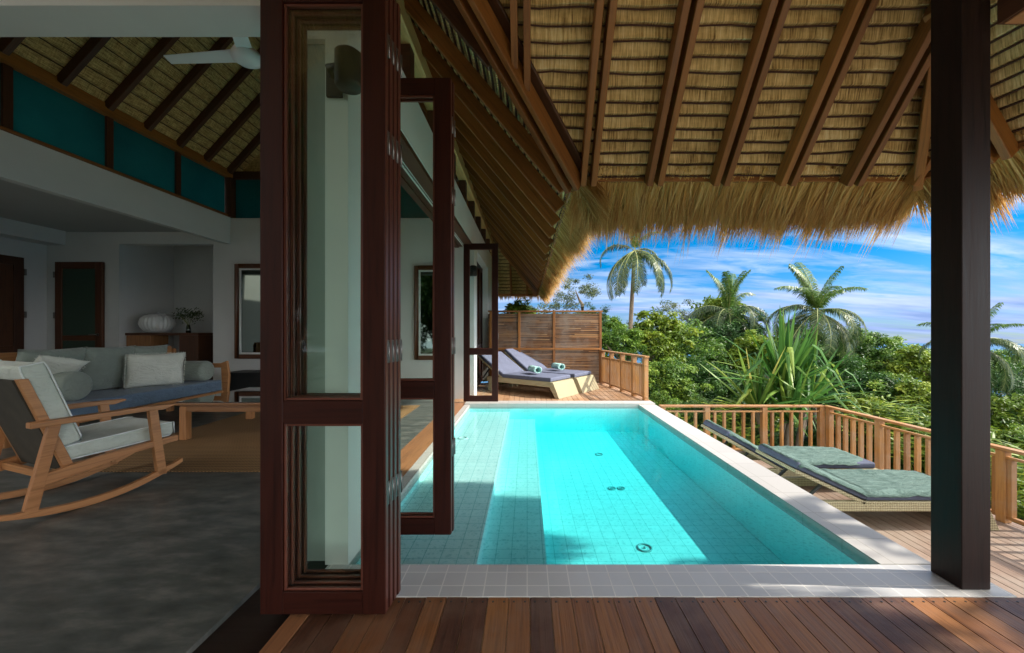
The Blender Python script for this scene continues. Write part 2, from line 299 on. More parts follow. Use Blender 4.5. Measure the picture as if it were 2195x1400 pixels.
# ------------------------------------------------------------------ mesh builder
class MB:
    def __init__(s): s.v = []; s.f = []; s.uv = []; s.r = []; s.m = []; s.sm = []
    def face(s, pts, uvs=None, r=None, mi=0, smooth=False):
        b = len(s.v); s.v += [tuple(p) for p in pts]; s.f.append(tuple(range(b, b + len(pts))))
        if uvs is None:
            p = [Vector(q) for q in pts]; n = (p[1] - p[0]).cross(p[2] - p[0]); ax = max(range(3), key=lambda i: abs(n[i]))
            ij = [(1, 2), (0, 2), (0, 1)][ax]; uvs = [(q[ij[0]], q[ij[1]]) for q in p]
        s.uv += uvs; s.r.append(random.random() if r is None else r); s.m.append(mi); s.sm.append(smooth)
    def hexa(s, c, r=None, mi=0, swap=None):
        """c: 8 corners, index bits x=1,y=2,z=4"""
        r = random.random() if r is None else r
        c = [Vector(q) for q in c]
        for q in ((0, 2, 3, 1), (4, 5, 7, 6), (0, 1, 5, 4), (2, 6, 7, 3), (0, 4, 6, 2), (1, 3, 7, 5)):
            p = [c[i] for i in q]; a = p[1] - p[0]; b = p[3] - p[0]
            la, lb = a.length, b.length
            if swap == 'box':
                s.face(p, None, r, mi)
            else:
                uv = [(0, 0), (la, 0), (la, lb), (0, lb)] if la >= lb else [(0, 0), (0, la), (lb, la), (lb, 0)]
                s.face(p, uv, r, mi)
        return s
    def box(s, x0, x1, y0, y1, z0, z1, r=None, mi=0, world_uv=False):
        return s.hexa([(x, y, z) for z in (z0, z1) for y in (y0, y1) for x in (x0, x1)], r, mi, 'box' if world_uv else None)
    def beam(s, p0, p1, wd, ht, up=(0, 0, 1), r=None, mi=0, taper=1):
        p0, p1 = Vector(p0), Vector(p1); d = (p1 - p0).normalized(); up = Vector(up)
        sd_ = d.cross(up).normalized(); u = sd_.cross(d).normalized(); c = []
        for k, wz in ((0, -1), (0, 1), (1, -1), (1, 1)): pass
        for zz in (-.5, .5):
            for yy in (-.5, .5):
                for e, P_ in ((0, p0), (1, p1)):
                    q = taper if e else 1
                    c.append(P_ + sd_ * (yy * wd * q) + u * (zz * ht * q))
        return s.hexa(c, r, mi)
    def prism(s, poly, axis_vec, mi=0, r=None):
        """extrude 3-D polygon along a vector"""
        r = random.random() if r is None else r; A = [Vector(p) for p in poly]; B = [p + Vector(axis_vec) for p in A]; n = len(A)
        s.face(A[::-1], None, r, mi); s.face(B, None, r, mi)
        for i in range(n):
            j = (i + 1) % n; L = (A[j] - A[i]).length; D_ = (B[i] - A[i]).length
            s.face([A[i], A[j], B[j], B[i]], [(0, 0), (L, 0), (L, D_), (0, D_)], r, mi)
        return s
    def tube(s, pts, rad, n=8, mi=0, caps=True, r=None):
        pts = [Vector(p) for p in pts]; rs = rad if isinstance(rad, (list, tuple)) else [rad] * len(pts); rings = []
        r = random.random() if r is None else r
        for i, p in enumerate(pts):
            d = (pts[min(i + 1, len(pts) - 1)] - pts[max(i - 1, 0)]).normalized()
            a = d.cross(Vector((0, 0, 1)) if abs(d.z) < .9 else Vector((1, 0, 0))).normalized(); b = d.cross(a)
            rings.append([p + (a * math.cos(k * 2 * math.pi / n) + b * math.sin(k * 2 * math.pi / n)) * rs[i] for k in range(n)])
        L = 0
        for i in range(len(rings) - 1):
            l2 = L + (pts[i + 1] - pts[i]).length
            for k in range(n):
                j = (k + 1) % n
                s.face([rings[i][k], rings[i][j], rings[i + 1][j], rings[i + 1][k]], [(L, k / n), (L, (k + 1) / n), (l2, (k + 1) / n), (l2, k / n)], r, mi, True)
            L = l2
        if caps: s.face(rings[0][::-1], None, r, mi); s.face(rings[-1], None, r, mi)
        return s
    def grid(s, fn, nu, nv, mi=0, r=None, smooth=True, closed=False):
        P_ = [[fn(i / nu, j / nv) for j in range(nv + 1)] for i in range(nu + 1)]
        r = random.random() if r is None else r
        for i in range(nu):
            for j in range(nv):
                s.face([P_[i][j], P_[i + 1][j], P_[i + 1][j + 1], P_[i][j + 1]], [(i / nu, j / nv), ((i + 1) / nu, j / nv), ((i + 1) / nu, (j + 1) / nv), (i / nu, (j + 1) / nv)], r, mi, smooth)
        return s
    def lathe(s, prof, c=(0, 0, 0), n=24, mi=0, axis='z', ribs=0, amp=0):
        def fn(a, b):
            k = b * (len(prof) - 1); i = min(int(k), len(prof) - 2); f = k - i
            rr = prof[i][0] * (1 - f) + prof[i + 1][0] * f; z = prof[i][1] * (1 - f) + prof[i + 1][1] * f
            th = a * 2 * math.pi
            if ribs: rr *= 1 + amp * math.cos(ribs * th)
            x, y = rr * math.cos(th), rr * math.sin(th)
            return (c[0] + x, c[1] + y, c[2] + z) if axis == 'z' else ((c[0] + z, c[1] + x, c[2] + y) if axis == 'x' else (c[0] + x, c[1] + z, c[2] + y))
        return s.grid(fn, n, len(prof) - 1, mi)
    def mesh(s, name, mats, merge=False):
        me = bpy.data.meshes.new(name); me.from_pydata(s.v, [], s.f)
        uvl = me.uv_layers.new(name='UVMap'); uvl.data.foreach_set('uv', [q for u in s.uv for q in u])
        at = me.attributes.new('rnd', 'FLOAT', 'FACE'); at.data.foreach_set('value', s.r)
        for mm in mats: me.materials.append(mm)
        me.polygons.foreach_set('material_index', s.m); me.polygons.foreach_set('use_smooth', s.sm)
        if merge:
            import bmesh
            bm = bmesh.new(); bm.from_mesh(me); bmesh.ops.remove_doubles(bm, verts=bm.verts, dist=.0004); bmesh.ops.recalc_face_normals(bm, faces=bm.faces); bm.to_mesh(me); bm.free()
        me.update(); return me
    def build(s, name, mats, parent=None, world=True, bevel=0, merge=None, seg=2, **tags):
        if isinstance(mats, str): mats = [mats]
        mats = [M[q] for q in mats]
        merge = (any(s.sm) or bevel > 0) if merge is None else merge
        if parent is not None and world:
            o = ORI[parent.name]; s.v = [(a - o[0], b - o[1], c - o[2]) for a, b, c in s.v]
        ob = bpy.data.objects.new(name, s.mesh(name, mats, merge)); COL.objects.link(ob)
        if parent is not None: ob.parent = parent
        if bevel:
            b = ob.modifiers.new('bevel', 'BEVEL'); b.width = bevel; b.segments = seg; b.limit_method = 'ANGLE'; b.angle_limit = R(40)
            if seg > 1:
                for p in ob.data.polygons: p.use_smooth = True
                wn = ob.modifiers.new('wn', 'WEIGHTED_NORMAL'); wn.keep_sharp = True
        for k, v in tags.items(): ob[k] = v
        if parent is not None:
            pa = parent
            ORI[ob.name] = ORI[parent.name] if world else (0, 0, 0)
        return ob
ORI = {}
def thing(name, label, cat, loc=(0, 0, 0), rz=0, group=None, world=True):
    o = bpy.data.objects.new(name, None); COL.objects.link(o); o.location = loc; o.rotation_euler = (0, 0, rz)
    o.empty_display_size = .2
    o['label'] = label; o['category'] = cat
    if group: o['group'] = group
    ORI[o.name] = loc; return o
def solo(mb, name, mats, label, cat, loc=(0, 0, 0), rz=0, group=None, **kw):
    o = mb.build(name, mats, **kw); o.location = loc; o.rotation_euler = (0, 0, rz); o['label'] = label; o['category'] = cat
    if group: o['group'] = group
    return o
def kids(o): return [c for c in ALLOBJ() if c.parent == o]
def ALLOBJ(): return list(COL.objects)
def copy_tree(o, parent=None):
    c = o.copy(); COL.objects.link(c); c.parent = parent
    for ch in kids(o): copy_tree(ch, c)
    return c

# ================================================================== SETTING
HC, PC = math.cos(R(50)), math.sin(R(50))
# hillside
def hill(x, y):
    r = math.hypot(max(0, x - 3), max(0, y - 7)) if (x > -3) else max(0, y - 10)
    if r < 1: return -1.9
    z = -1.9 - .16 * (r - 1) - (.0009 * r * r if r < 120 else .0009 * 14400 + .1 * (r - 120))
    return max(z, -66) + .5 * math.sin(x * .31) * math.sin(y * .23)
mb = MB(); xs = [-300, -160, -80, -40, -25, -15, -8, -3, 0, 3, 6, 9, 12, 16, 20, 26, 34, 44, 60, 80, 120, 180, 260, 400]
ys = [-60, -20, -5, 0, 4, 8, 12, 16, 20, 26, 34, 44, 60, 80, 120, 180, 260, 380]
for i in range(len(xs) - 1):
    for j in range(len(ys) - 1):
        q = [(xs[i], ys[j]), (xs[i + 1], ys[j]), (xs[i + 1], ys[j + 1]), (xs[i], ys[j + 1])]
        mb.face([(a, b, hill(a, b)) for a, b in q], None, .5, 0, True)
mb.build('hillside_ground', 'soil', kind='structure', merge=True)
mb = MB(); mb.face([(-2500, -2500, -62), (2500, -2500, -62), (2500, 2015, -62), (-2500, 2015, -62)])
mb.build('sea', 'sea', kind='structure')

def boards(mb, x0, x1, y0, y1, ztop, wd=.125, gap=.006, th=.03, along='y', splits=0):
    a0, a1 = (x0, x1) if along == 'y' else (y0, y1); n = max(1, round((a1 - a0) / wd)); st = (a1 - a0) / n
    for i in range(n):
        p, q = a0 + i * st + gap / 2, a0 + (i + 1) * st - gap / 2; rr = random.random(); dz = random.uniform(-.0015, .0015)
        b0, b1 = (y0, y1) if along == 'y' else (x0, x1); cuts = [b0]
        if splits: cuts += sorted(b0 + (b1 - b0) * random.random() for _ in range(splits))
        cuts.append(b1)
        for k in range(len(cuts) - 1):
            if cuts[k + 1] - cuts[k] < .1: continue
            rr = random.random() ** .9
            c0, c1 = cuts[k] + (.002 if k else 0), cuts[k + 1] - .002
            if along == 'y': mb.box(p, q, c0, c1, ztop - th, ztop + dz, rr)
            else: mb.box(c0, c1, p, q, ztop - th, ztop + dz, rr)
mb = MB(); mb.box(-1.3, 16, -6, 1.45, -.3, -.002, .5, world_uv=True); mb.build('terrace', 'terrace_stone', kind='structure')  # unseen pale paving added to bounce sunlight up under the roof
mb = MB(); boards(mb, -1.225, 5.6, 1.46, 2.30, 0); 
nb_ = round((5.6 + 1.225) / .125); st_ = (5.6 + 1.225) / nb_
for i in range(nb_):
    for o_ in (.03, .095):
        for yy in (2.262, 1.75):
            mb.lathe([(.0055, -.004), (.0055, .0028), (0, .003)], (-1.225 + i * st_ + o_, yy, 0), 8, mi=1)
mb.build('upper_deck', ['deck', 'dark_metal'], kind='structure', bevel=.003, seg=1, merge=False)
mb = MB(); mb.box(-1.22, 5.6, 1.46, 2.298, -.12, -.005); mb.build('upper_deck_base', 'gap_wood', kind='structure')
mb = MB(); boards(mb, 2.80, 6.62, 2.33, 8.32, -1.0, splits=1); mb.build('lower_deck', 'deck_grey', kind='structure', bevel=.003, seg=1)
mb = MB(); mb.box(2.80, 6.6, 2.35, 8.3, -1.2, -1.035); mb.build('lower_deck_base', 'dark_sill', kind='structure')
mb = MB(); boards(mb, -1.7, 2.85, 8.64, 11.85, 0, splits=1); mb.build('far_deck', 'deck_warm', kind='structure', bevel=.003, seg=1)
mb = MB(); mb.box(-1.7, 2.85, 8.66, 11.85, -.2, -.035); mb.build('far_deck_base', 'dark_sill', kind='structure')
mb = MB(); mb.box(-11.5, -1.70, -3, 10.5, -.2, 0); mb.build('floor', 'concrete', kind='structure')

# ================================================================== POOL
pool = thing('swimming_pool', 'turquoise tiled swimming pool with wide entry steps between villa and lower deck', 'swimming pool', (0.6, 5.4, -.6))
def part(name, mat_, parent, fn, **kw):
    m_ = MB(); fn(m_); return m_.build(name, mat_, parent, **kw)
part('front_coping', ['coping_tile'], pool, lambda b: b.box(-1.36, 2.95, 2.305, 2.62, -.3, .002, .5, world_uv=True))
part('right_coping', ['pale_coping'], pool, lambda b: b.box(2.42, 2.78, 2.621, 8.30, -.10, .006, .5, world_uv=True))
part('back_coping', ['pale_coping'], pool, lambda b: b.box(-1.36, 2.78, 8.301, 8.63, -.08, .03, .5, world_uv=True))
part('left_coping', ['pale_coping'], pool, lambda b: b.box(-1.36, -1.25, 2.621, 8.30, -.10, .004, .5, world_uv=True))
part('ledge', ['pool_tile'], pool, lambda b: b.box(-1.248, -.38, 2.62, 8.298, -.75, -.15, .5, world_uv=True))
part('step', ['pool_tile'], pool, lambda b: b.box(-.379, .16, 2.62, 8.298, -.75, -.31, .5, world_uv=True))
part('basin_floor', ['pool_tile'], pool, lambda b: b.box(.161, 2.419, 2.62, 8.298, -.75, -.58, .5, world_uv=True))
part('right_wall', ['pool_wall'], pool, lambda b: b.box(2.42, 2.77, 2.62, 8.30, -1.2, -.101, .5, world_uv=True))
part('back_wall', ['pool_wall'], pool, lambda b: b.box(-1.36, 2.77, 8.301, 8.62, -1.2, -.081, .5, world_uv=True))
part('left_wall', ['pool_wall'], pool, lambda b: b.box(-1.36, -1.249, 2.62, 8.30, -1.2, -.101, .5, world_uv=True))
part('front_wall', ['pool_wall'], pool, lambda b: b.box(-1.36, 2.77, 2.56, 2.619, -1.2, -.301, .5, world_uv=True))
def fit(b, x, y, z, r0, r1): b.lathe([(r0, 0), (r0, .012), (r1, .012), (r1, 0)], (x, y, z), 24)
part('drain_cover', 'steel', pool, lambda b: (fit(b, 1.18, 3.84, -.58, .075, .06), b.lathe([(.012, 0), (.012, .015), (0, .015)], (1.18, 3.84, -.58), 12)))
for xx, yy in ((1.17, 5.29), (1.30, 5.29)):
    part('suction_grille', 'steel', pool, lambda b: (fit(b, xx, yy, -.58, .055, .04), fit(b, xx, yy, -.58, .025, .012)))
part('suction_grille', 'steel', pool, lambda b: (fit(b, 1.27, 6.75, -.58, .07, .045)))
part('ledge_inlet', 'white_fit', pool, lambda b: (fit(b, -1.05, 6.25, -.15, .085, .05)))
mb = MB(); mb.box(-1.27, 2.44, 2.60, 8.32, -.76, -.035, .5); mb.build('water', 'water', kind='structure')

# ================================================================== VILLA
villa = thing('villa', 'white walled tropical villa with thatched roof, tall folding glass doors and open living room', 'villa', (-4, 5, 0))
def vbox(name, mat_, *b, **kw):
    m_ = MB()
    for q in (b if isinstance(b[0], tuple) else [b]): m_.box(*q, .5, world_uv=True)
    return m_.build(name, mat_, villa, **kw)
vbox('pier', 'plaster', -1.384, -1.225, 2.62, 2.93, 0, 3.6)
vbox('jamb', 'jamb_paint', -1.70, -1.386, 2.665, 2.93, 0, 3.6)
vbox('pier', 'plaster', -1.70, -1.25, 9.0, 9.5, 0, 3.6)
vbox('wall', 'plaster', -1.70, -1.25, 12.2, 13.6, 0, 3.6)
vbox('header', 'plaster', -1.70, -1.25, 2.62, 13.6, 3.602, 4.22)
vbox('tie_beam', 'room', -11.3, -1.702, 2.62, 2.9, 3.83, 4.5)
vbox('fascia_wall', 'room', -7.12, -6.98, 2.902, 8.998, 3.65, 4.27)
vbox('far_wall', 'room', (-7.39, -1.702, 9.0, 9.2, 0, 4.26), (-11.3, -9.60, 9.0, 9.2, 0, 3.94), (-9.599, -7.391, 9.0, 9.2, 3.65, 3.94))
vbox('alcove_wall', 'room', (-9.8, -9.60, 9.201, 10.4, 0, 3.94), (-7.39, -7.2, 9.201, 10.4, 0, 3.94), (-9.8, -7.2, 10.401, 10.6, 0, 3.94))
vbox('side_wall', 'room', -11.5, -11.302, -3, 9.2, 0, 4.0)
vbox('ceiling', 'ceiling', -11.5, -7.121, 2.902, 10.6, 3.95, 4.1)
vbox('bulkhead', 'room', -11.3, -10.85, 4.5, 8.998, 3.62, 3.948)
vbox('door_threshold', 'dark_sill', -1.698, -1.34, -3, 2.60, -.12, -.03)
part('threshold_strip', 'sill_wood', villa, lambda b: b.box(-1.335, -1.23, -3, 2.30, -.1, .004), bevel=.004)
part('door_sill', 'sill_wood', villa, lambda b: [b.box(-1.698, -1.52, 2.94, 8.6, -.1, .0, .3), b.box(-1.515, -1.365, 2.94, 8.6, -.1, .006, .8)])
# door head under the header: wood, tracks
part('door_head', ['rafter_dark', 'white_fit'], villa, lambda b: (b.box(-1.695, -1.60, 2.94, 8.99, 3.56, 3.6), b.box(-1.42, -1.255, 2.94, 8.99, 3.54, 3.6), b.box(-1.50, -1.48, 2.94, 8.99, 3.57, 3.6, .5, 1), b.box(-1.455, -1.435, 2.94, 8.99, 3.57, 3.6, .5, 1), b.box(-1.60, -1.42, 2.94, 8.99, 3.585, 3.601, .5)))
# wall plate beam on short posts
part('plate_beam', 'beam_gold', villa, lambda b: b.box(-1.42, -1.24, 1.2, 13.8, 4.72, 4.93), bevel=.01)
y = 2.9
while y < 13.6:
    vbox('plate_post', 'rafter_dark', -1.41, -1.27, y, y + .16, 4.222, 4.718); y += 1.25
# clerestory
def clerestory(p0, p1, z0, z1, n, dx, dy):
    p0, p1 = Vector(p0), Vector(p1)
    for k in range(n):
        a = p0.lerp(p1, k / n); b = p0.lerp(p1, (k + 1) / n)
        f = MB(); d = (b - a).normalized() * .05
        f.beam(a + Vector((0, 0, z0)) + d * .0, a + Vector((0, 0, z1)), .10, .10, (dx, dy, 0))
        fr = f.build('clerestory_window', 'rafter_dark', villa)
        g = MB(); a2, b2 = a + d, b - d
        g.beam(a2 + Vector((0, 0, (z0 + z1) / 2)), b2 + Vector((0, 0, (z0 + z1) / 2)), .02, z1 - z0 - .002)
        g.build('pane', 'teal_glass', fr)
clerestory((-7.04, 2.63, 0), (-7.04, 8.94, 0), 4.272, 5.18, 5, 1, 0)
clerestory((-6.95, 9.07, 0), (-1.75, 9.07, 0), 4.262, 5.18, 4, 0, 1)
part('clerestory_beam', 'rafter', villa, lambda b: (b.box(-7.12, -6.93, .5, 9.2, 5.182, 5.36), b.box(-7.1, -6.95, .5, 8.99, 4.273, 4.32)), bevel=.008)
part('clerestory_beam', 'rafter_dark', villa, lambda b: (b.box(-6.92, -1.3, 9.0, 9.16, 5.182, 5.36)))
part('gable_panel', 'bamboo', villa, lambda b: b.prism([(-6.9, 9.18, 5.37), (-1.4, 9.18, 5.37), (-4.1, 9.18, 8.35)], (0, .05, 0)))
part('corner_post', 'rafter_dark', villa, lambda b: b.box(-7.1, -6.9, 8.90, 9.12, 4.275, 5.18))
# interior doors
def idoor(parent_w, frame, panes, handle_pts, glassm='frosted', mat_='int_door'):
    d = MB()
    for b_ in frame: d.box(*b_)
    dd = d.build('interior_door', mat_, villa, bevel=.006)
    for b_ in panes: MB().box(*b_).build('door_pane', glassm, dd)
    return dd
dd = idoor(None, [(-11.03, -10.87, 8.93, 8.995, .01, 3.22), (-10.09, -9.93, 8.93, 8.995, .01, 3.22), (-10.869, -10.091, 8.93, 8.995, 3.06, 3.22), (-10.869, -10.091, 8.93, 8.995, 1.38, 1.50), (-10.869, -10.091, 8.93, 8.995, .01, .25)],
           [(-10.868, -10.092, 8.95, 8.98, 1.501, 3.059), (-10.868, -10.092, 8.95, 8.98, .251, 1.379)], None)
hb = MB(); hb.tube([(-10.02, 8.90, 1.52), (-10.2, 8.90, 1.52)], .014, 8); hb.lathe([(.03, 0), (.03, .02), (0, .02)], (-10.02, 8.91, 1.52), 12, axis='y'); hb.build('door_handle', 'chrome', dd)
for z in (.9, 1.9, 2.85): MB().box(-11.06, -11.03, 8.92, 8.97, z, z + .14).build('hinge', 'chrome', dd)
dd = idoor(None, [(-11.298, -11.24, 7.55, 7.72, .01, 3.24), (-11.298, -11.24, 8.38, 8.55, .01, 3.24), (-11.298, -11.24, 7.721, 8.379, 3.05, 3.24), (-11.298, -11.24, 7.721, 8.379, 1.1, 1.28), (-11.298, -11.26, 7.721, 8.379, .01, 1.099), (-11.298, -11.26, 7.721, 8.379, 1.281, 3.049)], [], None, mat_='rafter_dark')
for z in (.9, 1.9, 2.85): MB().box(-11.27, -11.22, 8.55, 8.58, z, z + .14).build('hinge', 'chrome', dd)
# far glazed door panels beyond third door
for k in range(4):
    y0 = 9.52 + k * .67
    f = MB(); x0, x1 = -1.50, -1.42
    f.box(x0, x1, y0, y0 + .12, .02, 3.58); f.box(x0, x1, y0 + .54, y0 + .66, .02, 3.58)
    for z0, z1 in ((.02, .2), (1.08, 1.2), (3.44, 3.58)): f.box(x0 + .005, x1 - .005, y0 + .121, y0 + .539, z0, z1)
    q = f.build('glazed_door', 'door_wood', villa)
    for z0, z1 in ((.201, 1.079), (1.201, 3.439)): MB().box(-1.47, -1.455, y0 + .121, y0 + .539, z0, z1).build('door_pane', 'glass_dark', q)

# folding doors: frame with glazing, hinges
def fold_door(xa, xb, y, hinge_side=1, skew=0.0, x_off=0):
    """panel across X at depth y, thickness .042"""
    th = .045; f = MB(); st = .125
    def bx(x0, x1, z0, z1, y0=0, y1=th): f.box(x0, x1, y + y0, y + y1, z0, z1, .4)
    bx(xa, xa + st, .025, 3.56); bx(xb - st, xb, .025, 3.56)
    for z0, z1 in ((.025, .15), (1.083, 1.213), (3.43, 3.56)): bx(xa + st + .0005, xb - st - .0005, z0, z1, .001, th - .001)
    # beads
    for z0, z1 in ((.15, 1.083), (1.213, 3.43)):
        for q0, q1 in ((xa + st, xa + st + .014), (xb - st - .014, xb - st)): f.box(q0, q1, y + .012, y + th - .012, z0, z1, .9, 1)
        for w0, w1 in ((z0, z0 + .014), (z1 - .014, z1)): f.box(xa + st + .014, xb - st - .014, y + .012, y + th - .012, w0, w1, .9, 1)
    o = f.build('folding_door', ['door_wood', 'door_edge'], villa, bevel=.003, seg=1)
    e = MB(); e.box(xb + .0005, xb + .004, y + .004, y + th - .004, .03, 3.555, .5); e.build('edge_strip', 'door_edge', o)
    for z0, z1 in ((.164, 1.069), (1.227, 3.416)):
        MB().box(xa + st + .014, xb - st - .014, y + .02, y + .026, z0, z1).build('glass_pane', 'glass', o)
    for z in (.62, 1.42, 2.60, 3.15):
        h = MB(); h.box(xb + .004, xb + .006, y + th - .02, y + th + .008, z, z + .13); h.tube([(xb + .007, y + th + .003, z), (xb + .007, y + th + .003, z + .13)], .0045, 8); h.build('hinge', 'chrome', o)
    return o
for k in range(4): fold_door(-1.485 + .006 * k, -.79 + .006 * k, 2.125 + .052 * k)
for k in range(2): fold_door(-1.385 + .012 * k, -.592 + .008 * k, 2.955 + .052 * k)
fold_door(-1.42, -.652, 8.53)

# ------------------------------------------------------------------ roof
roof = None
def thatch_plane(mb, O, U, V, u0, u1, vmax, course=.105, du=.16, mats=(0, 1), lath=True, v0=0.0):
    O, U, V = Vector(O), Vector(U), Vector(V); N = U.cross(V).normalized()
    if N.z > 0: N = -N                       # N points down to the inside
    nv = int((vmax - v0) / course)
    for k in range(nv):
        va, vb = v0 + k * course, v0 + (k + 1) * course
        a, b = u0((va + vb) / 2), u1((va + vb) / 2)
        if b - a < .03: continue
        n = max(1, int((b - a) / du)); ph = random.random() * 50
        def wob(u, kk): return .020 * mnoise.noise(Vector((u * 1.7, kk * 3.1, 0))) + .010 * mnoise.noise(Vector((u * 7, kk * 1.7, 5)))
        for i in range(n):
            ua, ub = a + (b - a) * i / n, a + (b - a) * (i + 1) / n
            def pt(u, v, h): return O + U * u + V * v + N * h
            wa, wb, wc, wd_ = wob(ua, k), wob(ub, k), wob(ua, k + 1), wob(ub, k + 1)
            rr = .5 + .5 * mnoise.noise(Vector((ua * 2.2, k * .8, 3)))
            # belly of the course bulges down, tucks up under the next lath
            mid = .55; bul = .036 + .012 * mnoise.noise(Vector((ua * 4, k, 9)))
            p = [(ua, va + wa, .0), (ub, va + wb, .0), (ub, va + course * .25 + wb, bul), (ua, va + course * .25 + wa, bul)]
            q = [(ua, va + course * .25 + wa, bul), (ub, va + course * .25 + wb, bul), (ub, vb + wd_, -.012), (ua, vb + wc, -.012)]
            for g_ in (p, q): mb.face([pt(*z) for z in g_], [(z[0] + ph * 0, z[1]) for z in g_], rr, mats[0], True)
            if lath:
                h0, h1 = .012, .034
                c = [pt(u, v, h) for h in (h0, h1) for v_, w_ in ((va - .004, 0), (va + .008, 0)) for u, v in ((ua, v_ + wa), (ub, v_ + wb))]
                mb.hexa(c, rr, mats[1])
    return mb
def slab(O, U, V, poly, h0=-.03, h1=-.28):
    O, U, V = Vector(O), Vector(U), Vector(V); N = U.cross(V).normalized()
    if N.z > 0: N = -N
    m_ = MB(); m_.prism([O + U * a + V * b + N * h0 for a, b in poly], N * (h1 - h0)); return m_
ZE = 3.14; c50 = HC
RM = dict(O=(0, 3.78, ZE), U=(1, 0, 0), V=(0, -HC, PC))
RL = dict(O=(.45, 3.78, ZE), U=(0, 1, 0), V=(-HC, 0, PC))
e_r = Vector((.207, -.978, 0)).normalized(); n_r = Vector((.978, .207, 0)).normalized()
RR = dict(O=(3.85, 3.78, ZE), U=tuple(e_r), V=(-n_r.x * HC, -n_r.y * HC, PC))
hip = Vector((-.811, -1, 0))
thatch = MB()
thatch_plane(thatch, **RM, u0=lambda v: .45 - v * HC, u1=lambda v: 3.85 - .811 * v * HC, vmax=4.9)
mb_ = thatch.build('thatch_underside', ['thatch', 'lath'], villa, merge=False, label='golden reed thatch over the veranda')
t2 = MB(); thatch_plane(t2, **RL, u0=lambda v: -v * HC, u1=lambda v: 12.0 - v * HC, vmax=7.0, course=.12, du=.3)
t2.build('thatch_underside', ['thatch', 'lath'], villa, merge=False)
t3 = MB(); thatch_plane(t3, **RR, u0=lambda v: .811 * HC * v * 1.0, u1=lambda v: 6.0, vmax=4.6)
t3.build('thatch_underside', ['thatch', 'lath'], villa, merge=False)
# far hip plane seen over the fence
RE = dict(O=(-6.5, 15.78, ZE), U=(1, 0, 0), V=(0, -HC, PC))
t4 = MB(); thatch_plane(t4, **RE, u0=lambda v: 0, u1=lambda v: 6.95 - v * HC, vmax=4.5, course=.16, du=.4)
t4.build('thatch_underside', ['bamboo', 'lath'], villa, merge=False)
# interior west plane
a48c, a48s = math.cos(R(48)), math.sin(R(48))
RI = dict(O=(-7.0, 0, 5.36), U=(0, 1, 0), V=(a48c, 0, a48s))
t5 = MB(); thatch_plane(t5, **RI, u0=lambda v: 0, u1=lambda v: 9.3, vmax=4.35, course=.2, du=.5)
t5.build('bamboo_ceiling', ['bamboo', 'lath'], villa, merge=False)
# opaque thatch body above (keeps light out), and slopes behind the camera
part('roof_thatch', 'thatch', villa, lambda b: [
    b.prism([Vector(p) for p in P_], Vector(q)) for P_, q in (
        ([(.45, 3.78, ZE + .09), (3.85, 3.78, ZE + .09), (1.25, .58, 7.05), (-2.75, .58, 7.05)], (0, .12, .16)),
        ([(.45, 3.78, ZE + .09), (.45, 15.78, ZE + .09), (-4.1, 11.2, 8.66), (-4.1, -.77, 8.66)], (.12, 0, .16)),
        ([(3.85, 3.78, ZE + .09), (5.1, -2.1, ZE + .09), (3.3, -1.9, 5.7), (1.25, .58, 7.05)], (.12, 0, .16)),
        ([(1.25, .58, 7.1), (-3.5, .58, 7.1), (-3.5, -3.4, 3.1), (5.1, -3.4, 3.1)], (0, -.1, .2)),
        ([(-4.1, -3, 8.66), (-4.1, 11.2, 8.66), (-7.3, 11.2, 5.2), (-7.3, -3, 5.2)], (-.12, 0, .16)),
        ([(.45, 15.78, ZE + .09), (-7.5, 15.78, ZE + .09), (-4.1, 11.2, 8.66)], (0, .1, .16)),
        ([(-7.3, -3, 4.9), (-7.3, 9.3, 4.9), (-7.3, 9.3, 5.5), (-7.3, -3, 5.5)], (-.02, 0, 0)) if False else ([(-4.1, -3, 8.66), (-2.75, .58, 7.2), (-3.5, -3.4, 3.3)], (0, -.1, .2)))])
# rafters
def rafter(O, U, V, u, v0, v1, wd=.055, ht=.14, mat_='rafter', drop=.03):
    O, U, V = Vector(O), Vector(U), Vector(V); N = U.cross(V).normalized()
    if N.z > 0: N = -N
    m_ = MB(); m_.beam(O + U * u + V * v0 + N * (drop + ht / 2), O + U * u + V * v1 + N * (drop + ht / 2), wd, ht, N)
    return m_.build('rafter', mat_, villa, bevel=.004, seg=1)
for k in range(-2, 6):
    for s in (-.05, .05):
        u = .59 + .641 * k + s
        if u > 3.8: continue
        v0 = max(-.05, (.45 - u) / HC + .03); v1 = min(4.8, (3.85 - u) / (.811 * HC))
        if v1 - v0 > .1: rafter(**RM, u=u, v0=v0, v1=v1)
for u in (.62, 1.26, 1.9, 2.54): 
    for s in (-.05, .05): rafter(**RR, u=u + s, v0=-.05, v1=min(4.5, (u + s) / (.811 * HC)))
y = .12
while y < 11.9:
    rafter(**RL, u=y, v0=-.03, v1=min(7, (12 - y) / HC), wd=.06, ht=.15, mat_='rafter'); y += .62
y = -.6
while y > -3.4:
    rafter(**RL, u=y, v0=-y / HC + .05, v1=7, wd=.06, ht=.15, mat_='rafter_dark'); y -= .62
for k in range(9): rafter(**RI, u=3.76 + .64 * k, v0=0, v1=4.3, wd=.075, ht=.14, mat_='rafter_dark')
for u in (5.2, 5.85, 6.5): rafter(**RE, u=u, v0=0, v1=(6.95 - u) / HC, wd=.08, ht=.12)
